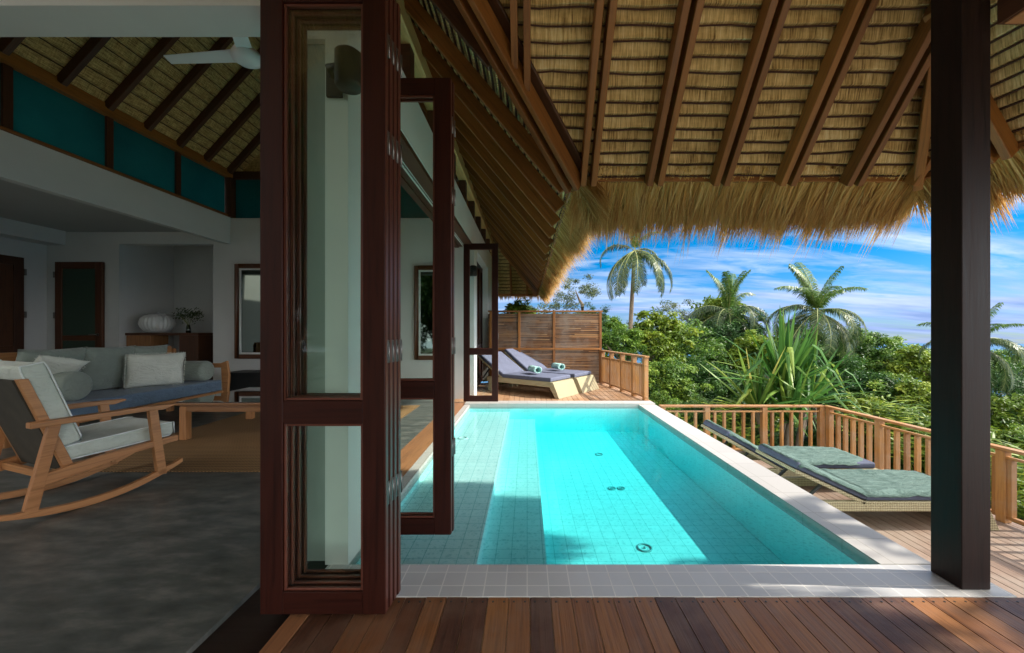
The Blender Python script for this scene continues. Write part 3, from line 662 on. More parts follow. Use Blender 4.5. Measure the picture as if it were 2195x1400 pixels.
# valley, hip rafters and eave purlins
def vb(p0, p1, wd, ht, name='rafter', mat_='rafter', up=(0, 0, 1)):
    m_ = MB(); m_.beam(p0, p1, wd, ht, up); return m_.build(name, mat_, villa, bevel=.004, seg=1)
tz = PC / HC
for s, mt in ((-.055, 'rafter'), (.055, 'rafter')):
    o = Vector((s * .707, -s * .707, 0))
    vb(Vector((.47, 3.76, ZE - .13)) + o, Vector((.47 - 3.2, 3.76 - 3.2, ZE - .13 + 3.2 * tz)) + o, .05, .15, 'valley_rafter', mt)
vb(Vector((.52, 3.80, ZE - .03)), Vector((.52 - 3.2, 3.80 - 3.2, ZE - .03 + 3.2 * tz)), .26, .03, 'valley_board', 'rafter_dark')
vb(Vector((3.83, 3.76, ZE - .12)), Vector((3.83 - .811 * 3, 3.76 - 3, ZE - .12 + 3 * tz)), .07, .16, 'hip_rafter')
part('eave_purlin', 'rafter', villa, lambda b: b.beam((.45, 3.80, ZE - .03), (3.85, 3.80, ZE - .03), .05, .06), bevel=.004)
part('eave_purlin', 'rafter', villa, lambda b: b.beam((.47, 3.80, ZE - .03), (.47, 15.8, ZE - .03), .04, .05))
part('eave_purlin', 'rafter', villa, lambda b: b.beam(Vector((3.85, 3.78, ZE - .03)), Vector((3.85, 3.78, ZE - .03)) + e_r * 6, .05, .06))
part('eave_purlin', 'rafter', villa, lambda b: b.beam((-6.5, 15.7, ZE - .06), (.4, 15.7, ZE - .06), .08, .1))
part('roof_post', 'post_wood', villa, lambda b: b.box(2.682, 2.862, 2.36, 2.545, .003, 4.62), bevel=.006)
# small junction block at the beam head right of the post
part('beam_end', ['rafter_dark', 'sill_wood'], villa, lambda b: (b.box(2.90, 3.2, 2.20, 2.36, 3.49, 3.64), b.box(2.92, 3.18, 2.22, 2.34, 3.48, 3.489, .9, 1)))

# fringe
def fringe(mb, O, U, V, u0, u1, per_m, L=(.34, .98), layers=.14, seedw=0, flare=0.0, dens=None, clip=None):
    O, U, V = Vector(O), Vector(U), Vector(V); N = U.cross(V).normalized()
    if N.z > 0: N = -N
    K = 12; n = int((u1 - u0) * per_m / K)
    for _ in range(n):
        uc = random.uniform(u0, u1); cl = mnoise.noise(Vector((uc * 2.6, seedw, 0))); cl2 = mnoise.noise(Vector((uc * 9, seedw, 4)))
        hc = -random.random() ** 1.3 * layers
        f_ = .42 + .26 * cl + .16 * cl2 + random.gauss(0, .16) + (.30 * random.random() if random.random() < .12 else 0)
        lt = L[0] + (L[1] - L[0]) * min(1.05, max(0, f_)); lean = random.gauss(0, .11) + flare + .18 * cl2; tipd = U * random.gauss(0, .05); drop = .1 + .4 * random.random(); tone = random.gauss(.52 + .2 * cl2, .17)
        for _k in range(K):
            u = uc + random.gauss(0, .022); h = hc + random.gauss(0, .012); st = random.uniform(-.05, .10)
            ln = lt * random.uniform(.72, 1.06)
            p0 = O + U * u + V * st + N * (h + .01)
            d = (-V + U * (random.gauss(0, .045) + lean - (u - uc) * .8) + N * random.gauss(0, .04)).normalized()
            d2 = (d + Vector((0, 0, -drop)) + U * random.gauss(0, .07) - U * (u - uc) * 1.5).normalized()
            p1 = p0 + d * ln * .6; p2 = p1 + d2 * ln * .4 + tipd * .4
            wv = random.uniform(.003, .0075); sdv = (U + N * random.uniform(-.8, .8)).normalized() * wv
            rr = min(1, max(0, tone + random.gauss(0, .13)))
            mb.face([p0 - sdv, p0 + sdv, p1 + sdv * .8, p1 - sdv * .8], [(0, 0), (1, 0), (1, .5), (0, .5)], rr)
            mb.face([p1 - sdv * .8, p1 + sdv * .8, p2], [(0, .5), (1, .5), (.5, 1)], rr)
f = MB(); fringe(f, **RM, u0=.50, u1=3.95, per_m=4300, seedw=1)
mb_ = MB(); 
f.build('fringe', 'straw', villa, merge=False)
f = MB(); fringe(f, **RL, u0=-.03, u1=2.2, per_m=3600, seedw=2, L=(.40, .72)); fringe(f, **RL, u0=2.2, u1=12, per_m=900, seedw=2, L=(.40, .74))
f.build('fringe', 'straw', villa, merge=False)
f = MB(); fringe(f, **RR, u0=-.1, u1=2.6, per_m=3000, seedw=3); f.build('fringe', 'straw', villa, merge=False)
f = MB(); fringe(f, **RE, u0=4.0, u1=7.1, per_m=500, seedw=4, L=(.2, .5)); f.build('fringe', 'straw', villa, merge=False)
# solid root of the fringe
def root(b, O, U, V, a, c, l=.24):
    O, U, V = Vector(O), Vector(U), Vector(V); N = U.cross(V).normalized()
    if N.z > 0: N = -N
    q = [O + U * a + N * -.035, O + U * c + N * -.035, O + U * c - V * l + N * -.09, O + U * a - V * l + N * -.09]; b.prism(q, N * -.08)
part('fringe_root', 'thatch', villa, lambda b: (root(b, **RM, a=.62, c=3.9), root(b, **RL, a=.1, c=12), root(b, **RR, a=0, c=6)))

# ================================================================== FURNITURE IN THE LIVING ROOM
# rocking chair (local: +x forward, +y to its left, z up; right side nearest the camera)
ch = thing('rocking_chair', 'teak rocking chair with pale grey-green cushions standing on the concrete floor', 'rocking chair', (-3.80, 4.12, 0), math.atan2(.944, .33))
CW = .93
def side(y0, s=1):
    """side assembly at y0 of thickness th"""
    th = .055
    def pr(name, poly, t_=th, oy=0, mt='teak'):
        m_ = MB(); m_.prism([(a, y0 + oy, b) for a, b in poly], (0, t_, 0)); return m_.build(name, mt, ch, False, bevel=.006)
    pr('leg', [(-.14, .10), (-.06, .09), (-.14, .785), (-.215, .785)])
    pr('leg', [(-1.03, .11), (-.95, .085), (-.82, .785), (-.895, .785)])
    top, bot = [], []
    for k in range(17):
        s_ = -1.16 + k * (1.24 / 16); zc_ = .0 + .155 * ((s_ + .62) / .67) ** 2 * (1.0 if s_ > -.62 else .9)
        bot.append((s_, zc_)); top.append((s_, zc_ + (.06 if 1 < k < 15 else .045)))
    pr('rocker', bot + top[::-1])
    pr('armrest', [(-1.0, .785), (-.2, .785), (-.10, .775), (0, .805), (0.0, .82), (-.3, .833), (-1.0, .835)], .085, -.015)
    pr('seat_rail', [(-.93, .28), (-.55, .345), (-.36, .385), (.04, .415), (.04, .475), (-.5, .445), (-.91, .385)], .05, .003)
side(0); side(CW - .055)
for yy in (.06, CW - .11):
    m_ = MB(); m_.prism([(-1.05, yy, 1.2), (-.985, yy, 1.2), (-.70, yy, .33), (-.77, yy, .33)], (0, .05, 0)); m_.build('back_stile', 'teak', ch, False, bevel=.005)
m_ = MB(); m_.prism([(-1.06, .112, 1.19), (-1.045, .112, 1.195), (-.765, .112, .36), (-.78, .112, .355)], (0, CW - .224, 0)); m_.build('back_panel', 'dark_webbing', ch, False)  # dark sheet stands in for shade behind the backrest
for (x_, z_) in ((-.02, .43), (-.86, .34), (-.45, .36)):
    m_ = MB(); m_.box(x_ - .02, x_ + .02, .055, CW - .055, z_ - .03, z_ + .03); m_.build('cross_rail', 'teak', ch, False, bevel=.004)
def cushion(corners, y0, y1, name, parent, m1, m2, bw=.03):
    m_ = MB(); m_.prism([(a, y0, b) for a, b in corners], (0, y1 - y0, 0)); o = m_.build(name, m1, parent, False, bevel=bw, seg=4)
    for yy in (y0 + .003, y1 - .003):
        p_ = MB(); pts = []; n = len(corners); cx = sum(c[0] for c in corners) / n; cz = sum(c[1] for c in corners) / n
        for i in range(n):
            a, b = corners[i], corners[(i + 1) % n]
            for q in (.06, .94): pts.append((a[0] + (b[0] - a[0]) * q, yy, a[1] + (b[1] - a[1]) * q))
        p_.tube(pts + [pts[0]], .0065, 6, caps=False); p_.build('piping', m2, o, False)
    return o
cushion([(-1.035, 1.30), (-.885, 1.335), (-.655, .60), (-.80, .555)], .085, CW - .085, 'back_cushion', ch, 'pale_fabric', 'light_piping')
cushion([(-.79, .44), (.045, .475), (.04, .615), (-.80, .565)], .085, CW - .085, 'seat_cushion', ch, 'pale_fabric', 'light_piping')

# sofa along the far left, facing the pool
sf = thing('sofa', 'long teak daybed sofa with blue seat mattress and grey-green back cushions', 'sofa', (-6.7, 6.5, 0))
MBX = lambda *b, r=None: MB().box(*b) if r is None else MB().box(*b, r)
MBX(-7.25, -6.16, 5.15, 7.76, .33, .40).build('base_frame', 'teak', sf, bevel=.01)
for xx, yy in ((-6.28, 5.2), (-6.28, 7.62), (-7.2, 5.2), (-7.2, 7.62)): MBX(xx, xx + .09, yy, yy + .09, .0, .33).build('leg', 'teak', sf, bevel=.006)
for yy in (7.76,):
    m_ = MB(); m_.prism([(-6.10, yy, .12), (-6.17, yy, .12), (-6.22, yy, .95), (-6.10, yy, 1.0), (-6.06, yy, .7)], (0, .06, 0)); m_.box(-7.25, -6.2, yy, yy + .06, .86, .95); m_.box(-7.25, -7.17, yy, yy + .06, .1, 1.25); m_.build('arm', 'teak', sf, bevel=.006)
MBX(-7.27, -7.21, 5.12, 7.76, .4, 1.3).build('backrest', 'teak', sf, bevel=.006)
MBX(-7.18, -6.17, 5.14, 7.74, .402, .62).build('seat_mattress', 'blue_fabric', sf, bevel=.035, seg=4)
def pillow(w_, h_, th, nu=14, pinch=.5, wr=.004, fringe_n=0):
    m_ = MB()
    for sg in (1, -1):
        def fn(a, b):
            x, z = a * 2 - 1, b * 2 - 1
            e = (1 - abs(x) ** 3.2) * (1 - abs(z) ** 3.2); t_ = th / 2 * max(0, e) ** .55
            cr = 1 - .06 * (1 - abs(x) ** 2) * abs(z) ** 3; cr2 = 1 - .06 * (1 - abs(z) ** 2) * abs(x) ** 3
            wv = wr * mnoise.noise(Vector((x * 3, z * 3, sg * 2))) * 4
            return (x * w_ / 2 * cr2, sg * t_ + (wv if e > .05 else 0), z * h_ / 2 * cr)
        m_.grid(fn, nu, nu)
    for k in range(fringe_n):
        a = random.random() * 4; s_ = int(a); q = (a - s_) * 2 - 1
        x, z = [(q, 1), (q, -1), (1, q), (-1, q)][s_]; p = Vector((x * w_ / 2 * .97, random.uniform(-.01, .01), z * h_ / 2 * .97))
        d = Vector((x if abs(x) == 1 else random.gauss(0, .4), random.gauss(0, .3), z if abs(z) == 1 else random.gauss(0, .4))).normalized() * random.uniform(.012, .03)
        m_.face([p, p + Vector((.004, 0, .004)), p + d], None, .5)
    return m_
def tilt(o, rx=0, ry=0, rz=0): o.rotation_euler = (R(rx), R(ry), R(rz))
# back cushions (parts): width along Y
for yy, wd, lean in ((5.58, .82, -14), (6.32, .80, -16), (6.98, .66, -18)):
    o = pillow(wd, .78, .26, 16).build('back_cushion', 'grey_fabric', sf, False); o.location = (-6.98 + 6.7, yy - 6.5, .98); o.rotation_mode = 'XYZ'
    o.rotation_euler = (Matrix.Rotation(R(90), 3, 'Z') @ Matrix.Rotation(R(-lean), 3, 'X')).to_euler()
def bolster(loc, L, r, label):
    m_ = MB(); m_.lathe([(0, 0), (r * .7, .0), (r * .93, .02), (r, .05), (r, L - .05), (r * .93, L - .02), (r * .7, L), (0, L)], (0, 0, 0), 28, axis='x')
    return solo(m_, 'bolster', 'grey_fabric', label, 'bolster', loc, 0, 'round bolsters on the sofa')
bolster((-7.0, 5.36, .83), .72, .205, 'round grey bolster at the end of the sofa nearest the rocking chair')
bolster((-7.0, 7.53, .82), .72, .195, 'round grey bolster against the far arm of the sofa beside the alcove')
o = solo(pillow(.78, .60, .2, 18, fringe_n=900), 'throw_pillow', 'white_fabric', 'pale fringed square cushion standing on the blue sofa seat', 'cushion', (-6.52, 6.72, .92)); o.rotation_euler = (Matrix.Rotation(R(58), 3, 'Z') @ Matrix.Rotation(R(12), 3, 'X')).to_euler()
o = solo(pillow(.50, .40, .13, 14, fringe_n=200), 'throw_pillow', 'white_fabric', 'small pale cushion tipped over behind the rocking chair back', 'cushion', (-6.50, 5.28, 1.10)); o.rotation_euler = (R(48), R(14), R(72))
# coffee table
ct = thing('coffee_table', 'low teak coffee table with glass top on the sisal rug', 'coffee table', (-4.4, 6.2, 0))
for xx, yy in ((-5.08, 5.58), (-5.08, 6.90), (-3.72, 5.58), (-3.72, 6.9)): MBX(xx, xx + .1, yy, yy + .1, .012, .5).build('leg', 'teak', ct, bevel=.006)
m_ = MB(); m_.box(-5.08, -3.62, 5.59, 5.63, .42, .52); m_.box(-5.08, -3.62, 6.95, 6.99, .42, .52); m_.box(-5.07, -5.03, 5.63, 6.95, .42, .52); m_.box(-3.66, -3.62, 5.63, 6.95, .42, .52); m_.build('apron', 'table_wood', ct, bevel=.004)
MBX(-5.12, -3.58, 5.54, 7.04, .521, .56).build('tabletop', 'table_wood', ct, bevel=.008)
MBX(-5.10, -3.60, 5.56, 7.02, .561, .57).build('glass_top', 'glass_dark', ct)
m_ = MB(); m_.box(-5.48, -2.3, 4.34, 8.2, .001, .013, .5, world_uv=True)
solo(m_, 'rug', 'rug', 'brown woven sisal rug under the coffee table', 'rug')
# console, vase, plant
cs = thing('console_table', 'dark wood console table standing in the white wall alcove', 'console table', (-8.75, 9.4, 0))
MBX(-9.59, -7.84, 9.12, 9.62, 1.50, 1.56).build('tabletop', 'rafter_dark', cs, bevel=.006)
MBX(-9.58, -9.0, 9.14, 9.6, .0, 1.499).build('end_panel', 'table_wood', cs, bevel=.006)
MBX(-8.32, -7.86, 9.14, 9.6, .0, 1.499).build('end_panel', 'rafter_dark', cs, bevel=.006)
m_ = MB(); prof = [(.10, 0), (.20, .02), (.29, .12), (.325, .22), (.30, .34), (.22, .42), (.13, .45), (.09, .46), (.08, .44), (0, .40)]
m_.lathe(prof, (0, 0, 0), 96, ribs=24, amp=.035); m_.grid(lambda a, b: (.05 + .16 * math.cos(a * 5) * (1 - a), .0 + .16 * math.sin(a * 5) * (1 - a) + .02 * b, .44 + .05 * a + .03 * b), 24, 2)
solo(m_, 'vase', 'ceramic', 'round white fluted shell-shaped vase on the dark console table', 'vase', (-9.02, 9.33, 1.561))
pv = thing('flower_vase', 'small glass vase with a leafy green bouquet on the console table', 'vase', (-8.3, 9.37, 1.561))
MB().lathe([(0, 0), (.05, 0), (.055, .08), (.04, .16), (.03, .2)], (0, 0, 0), 16).build('vase_glass', 'glass_dark', pv, False)
m_ = MB()
for _ in range(14):
    a = random.random() * 6.28; m_.tube([(0, 0, .02), (.02 * math.cos(a), .02 * math.sin(a), .2), (.2 * math.cos(a), .1 * math.sin(a), .38 + .1 * random.random())], .004, 4, caps=False)
m_.build('stems', 'frond_stem', pv, False)
m_ = MB()
for _ in range(420):
    a = random.random() * 6.28; rr_ = random.random() ** .5; p = Vector((.31 * rr_ * math.cos(a), .2 * rr_ * math.sin(a), .44 + random.gauss(0, .07))); n = Vector((random.gauss(0, 1), random.gauss(0, 1), random.gauss(0, 1))).normalized(); q = n.orthogonal().normalized(); s_ = n.cross(q)
    m_.face([p, p + q * .03 + s_ * .012, p + q * .06, p + q * .03 - s_ * .012])
m_.build('leaves', 'leaf_d', pv, False)
# framed mirrors on far wall
def mirror(x0, x1, z0, z1, label):
    mr = thing('wall_mirror', label, 'mirror', ((x0 + x1) / 2, 8.95, z0), 0, 'tall framed mirrors on the far wall')
    f = MB(); w_ = .1
    f.box(x0, x0 + w_, 8.93, 8.998, z0, z1); f.box(x1 - w_, x1, 8.93, 8.998, z0, z1); f.box(x0 + w_, x1 - w_, 8.93, 8.998, z0, z0 + w_); f.box(x0 + w_, x1 - w_, 8.93, 8.998, z1 - w_, z1); f.build('frame', 'int_door', mr, bevel=.006)
    f = MB(); a = w_ + .0; b = w_ + .04
    f.box(x0 + a, x0 + b, 8.95, 8.997, z0 + a, z1 - a); f.box(x1 - b, x1 - a, 8.95, 8.997, z0 + a, z1 - a); f.box(x0 + b, x1 - b, 8.95, 8.997, z0 + a, z0 + b); f.box(x0 + b, x1 - b, 8.95, 8.997, z1 - b, z1 - a); f.build('inner_trim', 'ceramic', mr)
    MBX(x0 + b, x1 - b, 8.97, 8.99, z0 + b, z1 - b).build('mirror_glass', 'mirror', mr)
mirror(-6.84, -5.75, .96, 3.17, 'tall dark framed mirror on the far wall beside the sofa end')
mirror(-2.64, -1.85, .93, 3.13, 'tall dark framed mirror seen through the second folding door')
sb = thing('side_cabinet', 'small black cabinet against the far wall beside the sofa', 'cabinet', (-6.1, 8.6, 0))
MBX(-6.55, -5.6, 8.3, 8.85, .12, .66).build('cabinet_body', 'black', sb, bevel=.008)
MBX(-6.60, -5.55, 8.25, 8.9, .661, .70).build('cabinet_top', 'black', sb, bevel=.006)
for xx in (-6.5, -5.7):
    MBX(xx, xx + .06, 8.35, 8.8, .001, .119).build('foot', 'black', sb)
# ceiling fan
fn_ = thing('ceiling_fan', 'white ceiling fan hanging below the bamboo ceiling', 'ceiling fan', (-3.30, 4.5, 4.74))
MB().lathe([(0, 0), (.09, .005), (.145, .04), (.155, .09), (.13, .15), (.07, .19), (.03, .22), (0, .22)], (0, 0, 0), 28).build('motor', 'fan', fn_, False)
MB().tube([(0, 0, .2), (0, 0, 3.3)], .018, 10).build('downrod', 'fan', fn_, False)
for a in (176, 296, 56):
    m_ = MB(); ca, sa = math.cos(R(a)), math.sin(R(a))
    def bl(u, v):
        r_ = .14 + .86 * u; wv = (v - .5) * (.15 - .05 * u); return (ca * r_ - sa * wv, sa * r_ + ca * wv, .10 + wv * .28 + .0)
    m_.grid(bl, 10, 3); m_.grid(lambda u, v: tuple(Vector(bl(u, 1 - v)) + Vector((0, 0, .008))), 10, 3); m_.build('fan_blade', 'fan', fn_, False)
# wall sconces
def sconce(x, y, z, label):
    sc_ = thing('wall_lamp', label, 'wall lamp', (x, y, z), 0, 'black wall lamps on the villa piers')
    m_ = MB(); m_.box(-.055, .055, -.03, 0, -.11, .11); m_.build('bracket', 'black', sc_, False, bevel=.008)
    MB().tube([(0, -.03, .02), (.0, -.10, .04), (.10, -.13, .03)], .02, 8).build('arm', 'black', sc_, False)
    m_ = MB(); m_.lathe([(0, -.12), (.075, -.12), (.085, -.10), (.085, .10), (.06, .12), (0, .12)], (.15, -.13, 0), 20); m_.build('lamp_shade', 'black', sc_, False)
sconce(-1.31, 2.618, 3.30, 'black wall lamp high on the nearest white pier behind the folded doors')
sconce(-1.40, 8.998, 3.0, 'black wall lamp on the far pier seen through the last glass door')

# ================================================================== DECK THINGS
def railing(name, label, p0, p1, zb, ztop, posts, sp, bw, group='wooden railings around the decks', second=.115, bot=.08, handw=.12, thick=.045):
    p0, p1 = Vector((*p0, 0)), Vector((*p1, 0)); d = (p1 - p0); L = d.length; d.normalize(); nrm_ = Vector((-d.y, d.x, 0))
    rl = thing(name, label, 'railing', tuple(p0 + Vector((0, 0, zb))), 0, group)
    def bm(n_, a, b, z0, z1, wd):
        m_ = MB(); pa = p0 + d * a; pb = p0 + d * b; m_.beam(pa + Vector((0, 0, (z0 + z1) / 2)), pb + Vector((0, 0, (z0 + z1) / 2)), wd, z1 - z0); return m_.build(n_, 'rail_wood', rl, bevel=.005, seg=1)
    bm('handrail', -.03, L + .03, ztop - .04, ztop, handw)
    bm('middle_rail', 0, L, ztop - second - .035, ztop - second, .05)
    bm('bottom_rail', 0, L, zb + bot - .02, zb + bot + .025, .06)
    for q in posts:
        m_ = MB(); c = p0 + d * q; m_.beam(c + Vector((0, 0, zb + .001)), c + Vector((0, 0, ztop - .041)), .105, .105, tuple(nrm_)); m_.build('post', 'rail_wood', rl, bevel=.006, seg=1)
    q = sp * .6
    while q < L:
        if all(abs(q - a) > .075 for a in posts):
            m_ = MB(); c = p0 + d * q; m_.beam(c + Vector((0, 0, zb + bot + .026)), c + Vector((0, 0, ztop - second - .036)), thick, bw, tuple(nrm_)); m_.build('baluster', 'rail_wood', rl)
        q += sp
    return rl
railing('wooden_railing', 'teak railing along the far edge of the lower deck', (2.86, 8.18), (6.30, 8.18), -1.0, .02, [.03, .98, 2.2, 3.42], .205, .065)
railing('wooden_railing', 'teak railing running down the right side of the lower deck', (6.37, 8.12), (6.62, 2.6), -1.0, .02, [.06, 1.15, 2.9, 4.6], .17, .075)
railing('wooden_railing', 'close boarded teak railing beside the two violet loungers on the far deck', (2.27, 11.6), (2.74, 8.78), 0, 1.03, [.05, .75, 1.5, 2.2, 2.80], .105, .092, second=.20, thick=.02)
# privacy fence
pf = thing('privacy_fence', 'tall screen fence of weathered horizontal slats closing the far deck', 'fence', (.6, 11.75, 0))
fx0, fx1, fy = -1.2, 2.26, 11.72
def slats(b):
    z = .06
    while z < 2.13:
        h_ = random.uniform(.014, .032); xa = fx0 - random.random() * .8
        while xa < fx1:
            xb = xa + random.uniform(.5, 1.6); r_ = random.random(); o = random.uniform(-.006, .006)
            if min(xb, fx1) > max(xa, fx0): 
                j0, j1 = random.gauss(0, .005), random.gauss(0, .005); A_, B_ = max(xa, fx0), min(xb, fx1) - .002
                b.hexa([(x_, y_, z + (j0 if x_ == A_ else j1) + (h_ if k_ else 0)) for k_ in (0, 1) for y_ in (fy + o, fy + .03 + o) for x_ in (A_, B_)], r_)
            xa = xb
        z += h_ + .005
part('slat_panel', 'fence_slat', pf, slats)
part('backing', 'dark_sill', pf, lambda b: b.box(fx0, fx1, fy + .045, fy + .055, .03, 2.12))
for xx in (-1.15, -.28, .78, 1.30 - .02, 2.2):
    if xx == 1.28: continue
    part('post', 'rafter', pf, lambda b: b.box(xx, xx + .075, fy - .055, fy - .008, 0, 2.18), bevel=.005)
part('rail', 'rafter', pf, lambda b: b.box(fx0, fx1, fy - .075, fy - .056, 1.03, 1.09), bevel=.004)
part('rail', 'rafter', pf, lambda b: b.box(fx0, fx1 + .05, fy - .06, fy + .06, 2.181, 2.23), bevel=.004)

# loungers; local x from head (0) to foot (2.62), y width, z up
def lounger(label, loc, rz, top_mat, side_mat, group, covered, headz=.93, wd=.87):
    lg = thing('sun_lounger', label, 'sun lounger', loc, rz, group)
    def pr(name, poly, mt, y0=0, y1=wd, bev=.008, sg=2, parent=lg):
        m_ = MB(); m_.prism([(a, y0, b) for a, b in poly], (0, y1 - y0, 0)); return m_.build(name, mt, parent, False, bevel=bev, seg=sg)
    hx = .92                                                      # hinge
    for y0, y1 in ((0, .06), (wd - .06, wd)): pr('side_beam', [(.35, .25), (2.42, .25), (2.42, .38), (.35, .38)], 'wicker', y0, y1)
    pr('foot_panel', [(2.33, .375), (2.47, .38), (2.50, .34), (2.66, .0), (2.54, 0), (2.36, .30)], 'wicker')
    for y0 in (0, wd - .07): pr('leg', [(.40, .0), (.50, .0), (.56, .25), (.42, .25)], 'wicker', y0, y0 + .07)
    pr('seat_base', [(hx, .335), (2.35, .335), (2.35, .375), (hx, .375)], 'wicker', .061, wd - .061, .003, 1)
    dx, dz = -hx, headz - .13 - .375
    nx, nz = dz / math.hypot(dx, dz), -dx / math.hypot(dx, dz)
    nx, nz = (-dz, dx); L = math.hypot(nx, nz); nx, nz = nx / L, nz / L
    if nz < 0: nx, nz = -nx, -nz
    A = (hx, .375); B = (0, headz - .13)
    pr('backrest_frame', [A, B, (B[0] - nx * .045, B[1] - nz * .045), (A[0] - nx * .045, A[1] - nz * .045)], 'wicker')
    t_ = .10
    o = pr('seat_cushion', [(hx - .0, .382), (2.42, .382), (2.42, .382 + t_), (hx - .01, .382 + t_)], side_mat if covered else top_mat, .01, wd - .01, .03, 3)
    o = pr('back_cushion', [(A[0] + nx * .006, A[1] + nz * .006 + .004), (B[0] + nx * .006, B[1] + nz * .006), (B[0] + nx * t_, B[1] + nz * t_), (A[0] + nx * t_, A[1] + nz * t_)], side_mat if covered else top_mat, .01, wd - .01, .03, 3)
    if not covered:
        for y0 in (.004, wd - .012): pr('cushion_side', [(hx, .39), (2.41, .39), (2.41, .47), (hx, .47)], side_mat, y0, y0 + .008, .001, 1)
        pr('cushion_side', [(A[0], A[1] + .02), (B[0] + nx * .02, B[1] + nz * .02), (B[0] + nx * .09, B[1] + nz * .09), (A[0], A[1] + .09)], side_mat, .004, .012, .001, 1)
    if covered:
        m_ = MB(); n = 44; mm = 14
        def prof(u):
            s_ = u * (L + 1.42)
            if s_ < L: f_ = s_ / L; return (B[0] + (A[0] - B[0]) * f_ + nx * (t_ + .008), B[1] + (A[1] - B[1]) * f_ + nz * (t_ + .008))
            return (hx + (s_ - L) + nx * .0, .382 + t_ + .008)
        def fn(u, v):
            x, z = prof(u); e = 1.0
            endr = 1 - max(0, (u - .86) / .14) ** 2.2 * .32                     # rounded foot
            y_ = wd / 2 + (v - .5) * (wd + .035) * endr
            drop = max(0, abs(v - .5) * 2 - .88) * .85 + (max(0, .02 - u) * 3)
            wr_ = .030 * mnoise.noise(Vector((x * 3.5, y_ * 7, 1))) + .018 * mnoise.noise(Vector((x * 12, y_ * 5, 3)))
            return (x, y_, z + abs(wr_) + .001 - drop * .5)
        m_.grid(fn, n, mm); 
        o = m_.build('towel_cover', 'cover', lg, False); sm = o.modifiers.new('thick', 'SOLIDIFY'); sm.thickness = .008; sm.offset = 1
    for y0 in (.10, wd - .13):
        m_ = MB(); m_.beam((.42, y0, (A[1] + (B[1] - A[1]) * .55) - .03), (.12, y0, .31), .03, .03, (0, 1, 0)); m_.build('prop', 'dark_metal', lg, False)
    return lg
lounger('wicker lounger with green-grey towel cover nearest the thick dark post', (3.50, 4.98, -1.0), 0, 'cover', 'lounge_side', 'towel covered loungers on the lower deck', True)
lounger('wicker lounger with green-grey towel cover nearer the far railing corner', (3.20, 6.15, -1.0), 0, 'cover', 'lounge_side', 'towel covered loungers on the lower deck', True, headz=1.03)
rzl = math.atan2(-.6, .8)
def LF(x, y): # lounger frame: foot corner near camera at (x,y)
    ax = Vector((math.cos(rzl), math.sin(rzl))); return (x - ax.x * 2.62, y - ax.y * 2.62, .001)
l1 = LF(.72, 9.0); lounger('wicker lounger with violet cushion and towel nearest the pool edge', l1, rzl, 'lounge_purple', 'lounge_side', 'violet loungers on the far deck', False, 1.06, .95)
l2 = LF(1.40, 9.86); lounger('wicker lounger with violet cushion and towel against the slatted fence', l2, rzl, 'lounge_purple', 'lounge_side', 'violet loungers on the far deck', False, 1.13, .95)
def towel(loc, rz, label):
    m_ = MB(); r_ = .10; L = .44
    def fn(a, b):
        th = a * 2 * math.pi * 2.6; rr_ = r_ * (1 - .10 * a * 2.6 / 2.6) if a < .9 else r_
        return (rr_ * math.cos(th) * 1.15 * (1 - .28 * (1 - a)), (b - .5) * L, rr_ * math.sin(th) * (1 - .28 * (1 - a)) + r_)
    m_.grid(fn, 70, 4)
    o = solo(m_, 'rolled_towel', 'towel', label, 'towel', loc, rz, 'rolled towels on the violet loungers'); s_ = o.modifiers.new('t', 'SOLIDIFY'); s_.thickness = .012; return o
def onl(base, lx, ly, z):
    c_, s_ = math.cos(rzl), math.sin(rzl); return (base[0] + lx * c_ - ly * s_, base[1] + lx * s_ + ly * c_, z)
towel(onl(l1, 1.62, .47, .506), rzl + R(60), 'rolled teal patterned towel on the violet lounger nearest the pool')
towel(onl(l2, 1.62, .47, .506), rzl + R(60), 'rolled teal patterned towel on the violet lounger beside the fence')
o = None

# ================================================================== VEGETATION
def leafmesh(name, mat_, nclump, nleaf, leaf, rx, rz, seed, clr=.34, flat=1.0, hollow=.35):
    random.seed(seed); m_ = MB()
    for c in range(nclump):
        while True:
            d = Vector((random.gauss(0, 1), random.gauss(0, 1), random.gauss(0, 1))).normalized()
            if d.z > -.75: break
        rr_ = random.uniform(hollow, 1) ** .5; cc = Vector((d.x * rx * rr_, d.y * rx * rr_, d.z * rz * rr_)) * random.uniform(.72, 1.0) * (1 + .45 * mnoise.noise(d * 1.9 + Vector((seed, 0, 0)))) * (1.18 if random.random() < .12 else 1)
        cr = clr * rx * random.uniform(.55, 1.25); cb = random.random()
        for _ in range(int(nleaf * random.uniform(.6, 1.3))):
            q = Vector((random.gauss(0, 1), random.gauss(0, 1), random.gauss(0, 1))).normalized() * cr * random.random() ** .4
            q.z *= .62; p = cc + q; s_ = leaf * random.uniform(.6, 1.35)
            nn = (Vector((random.gauss(0, .75), random.gauss(0, .75), 1)) + q.normalized() * .7).normalized(); a = nn.orthogonal().normalized()
            a.rotate(Matrix.Rotation(random.random() * 6.28, 3, nn)); b = nn.cross(a)
            m_.face([p, p + a * s_ * .5 + b * s_ * .24, p + a * s_ + nn * -s_ * .12, p + a * s_ * .5 - b * s_ * .24], [(0, 0)] * 4, min(1, max(0, cb * .55 + random.random() * .45)))
    return m_.mesh(name, [M[mat_]])
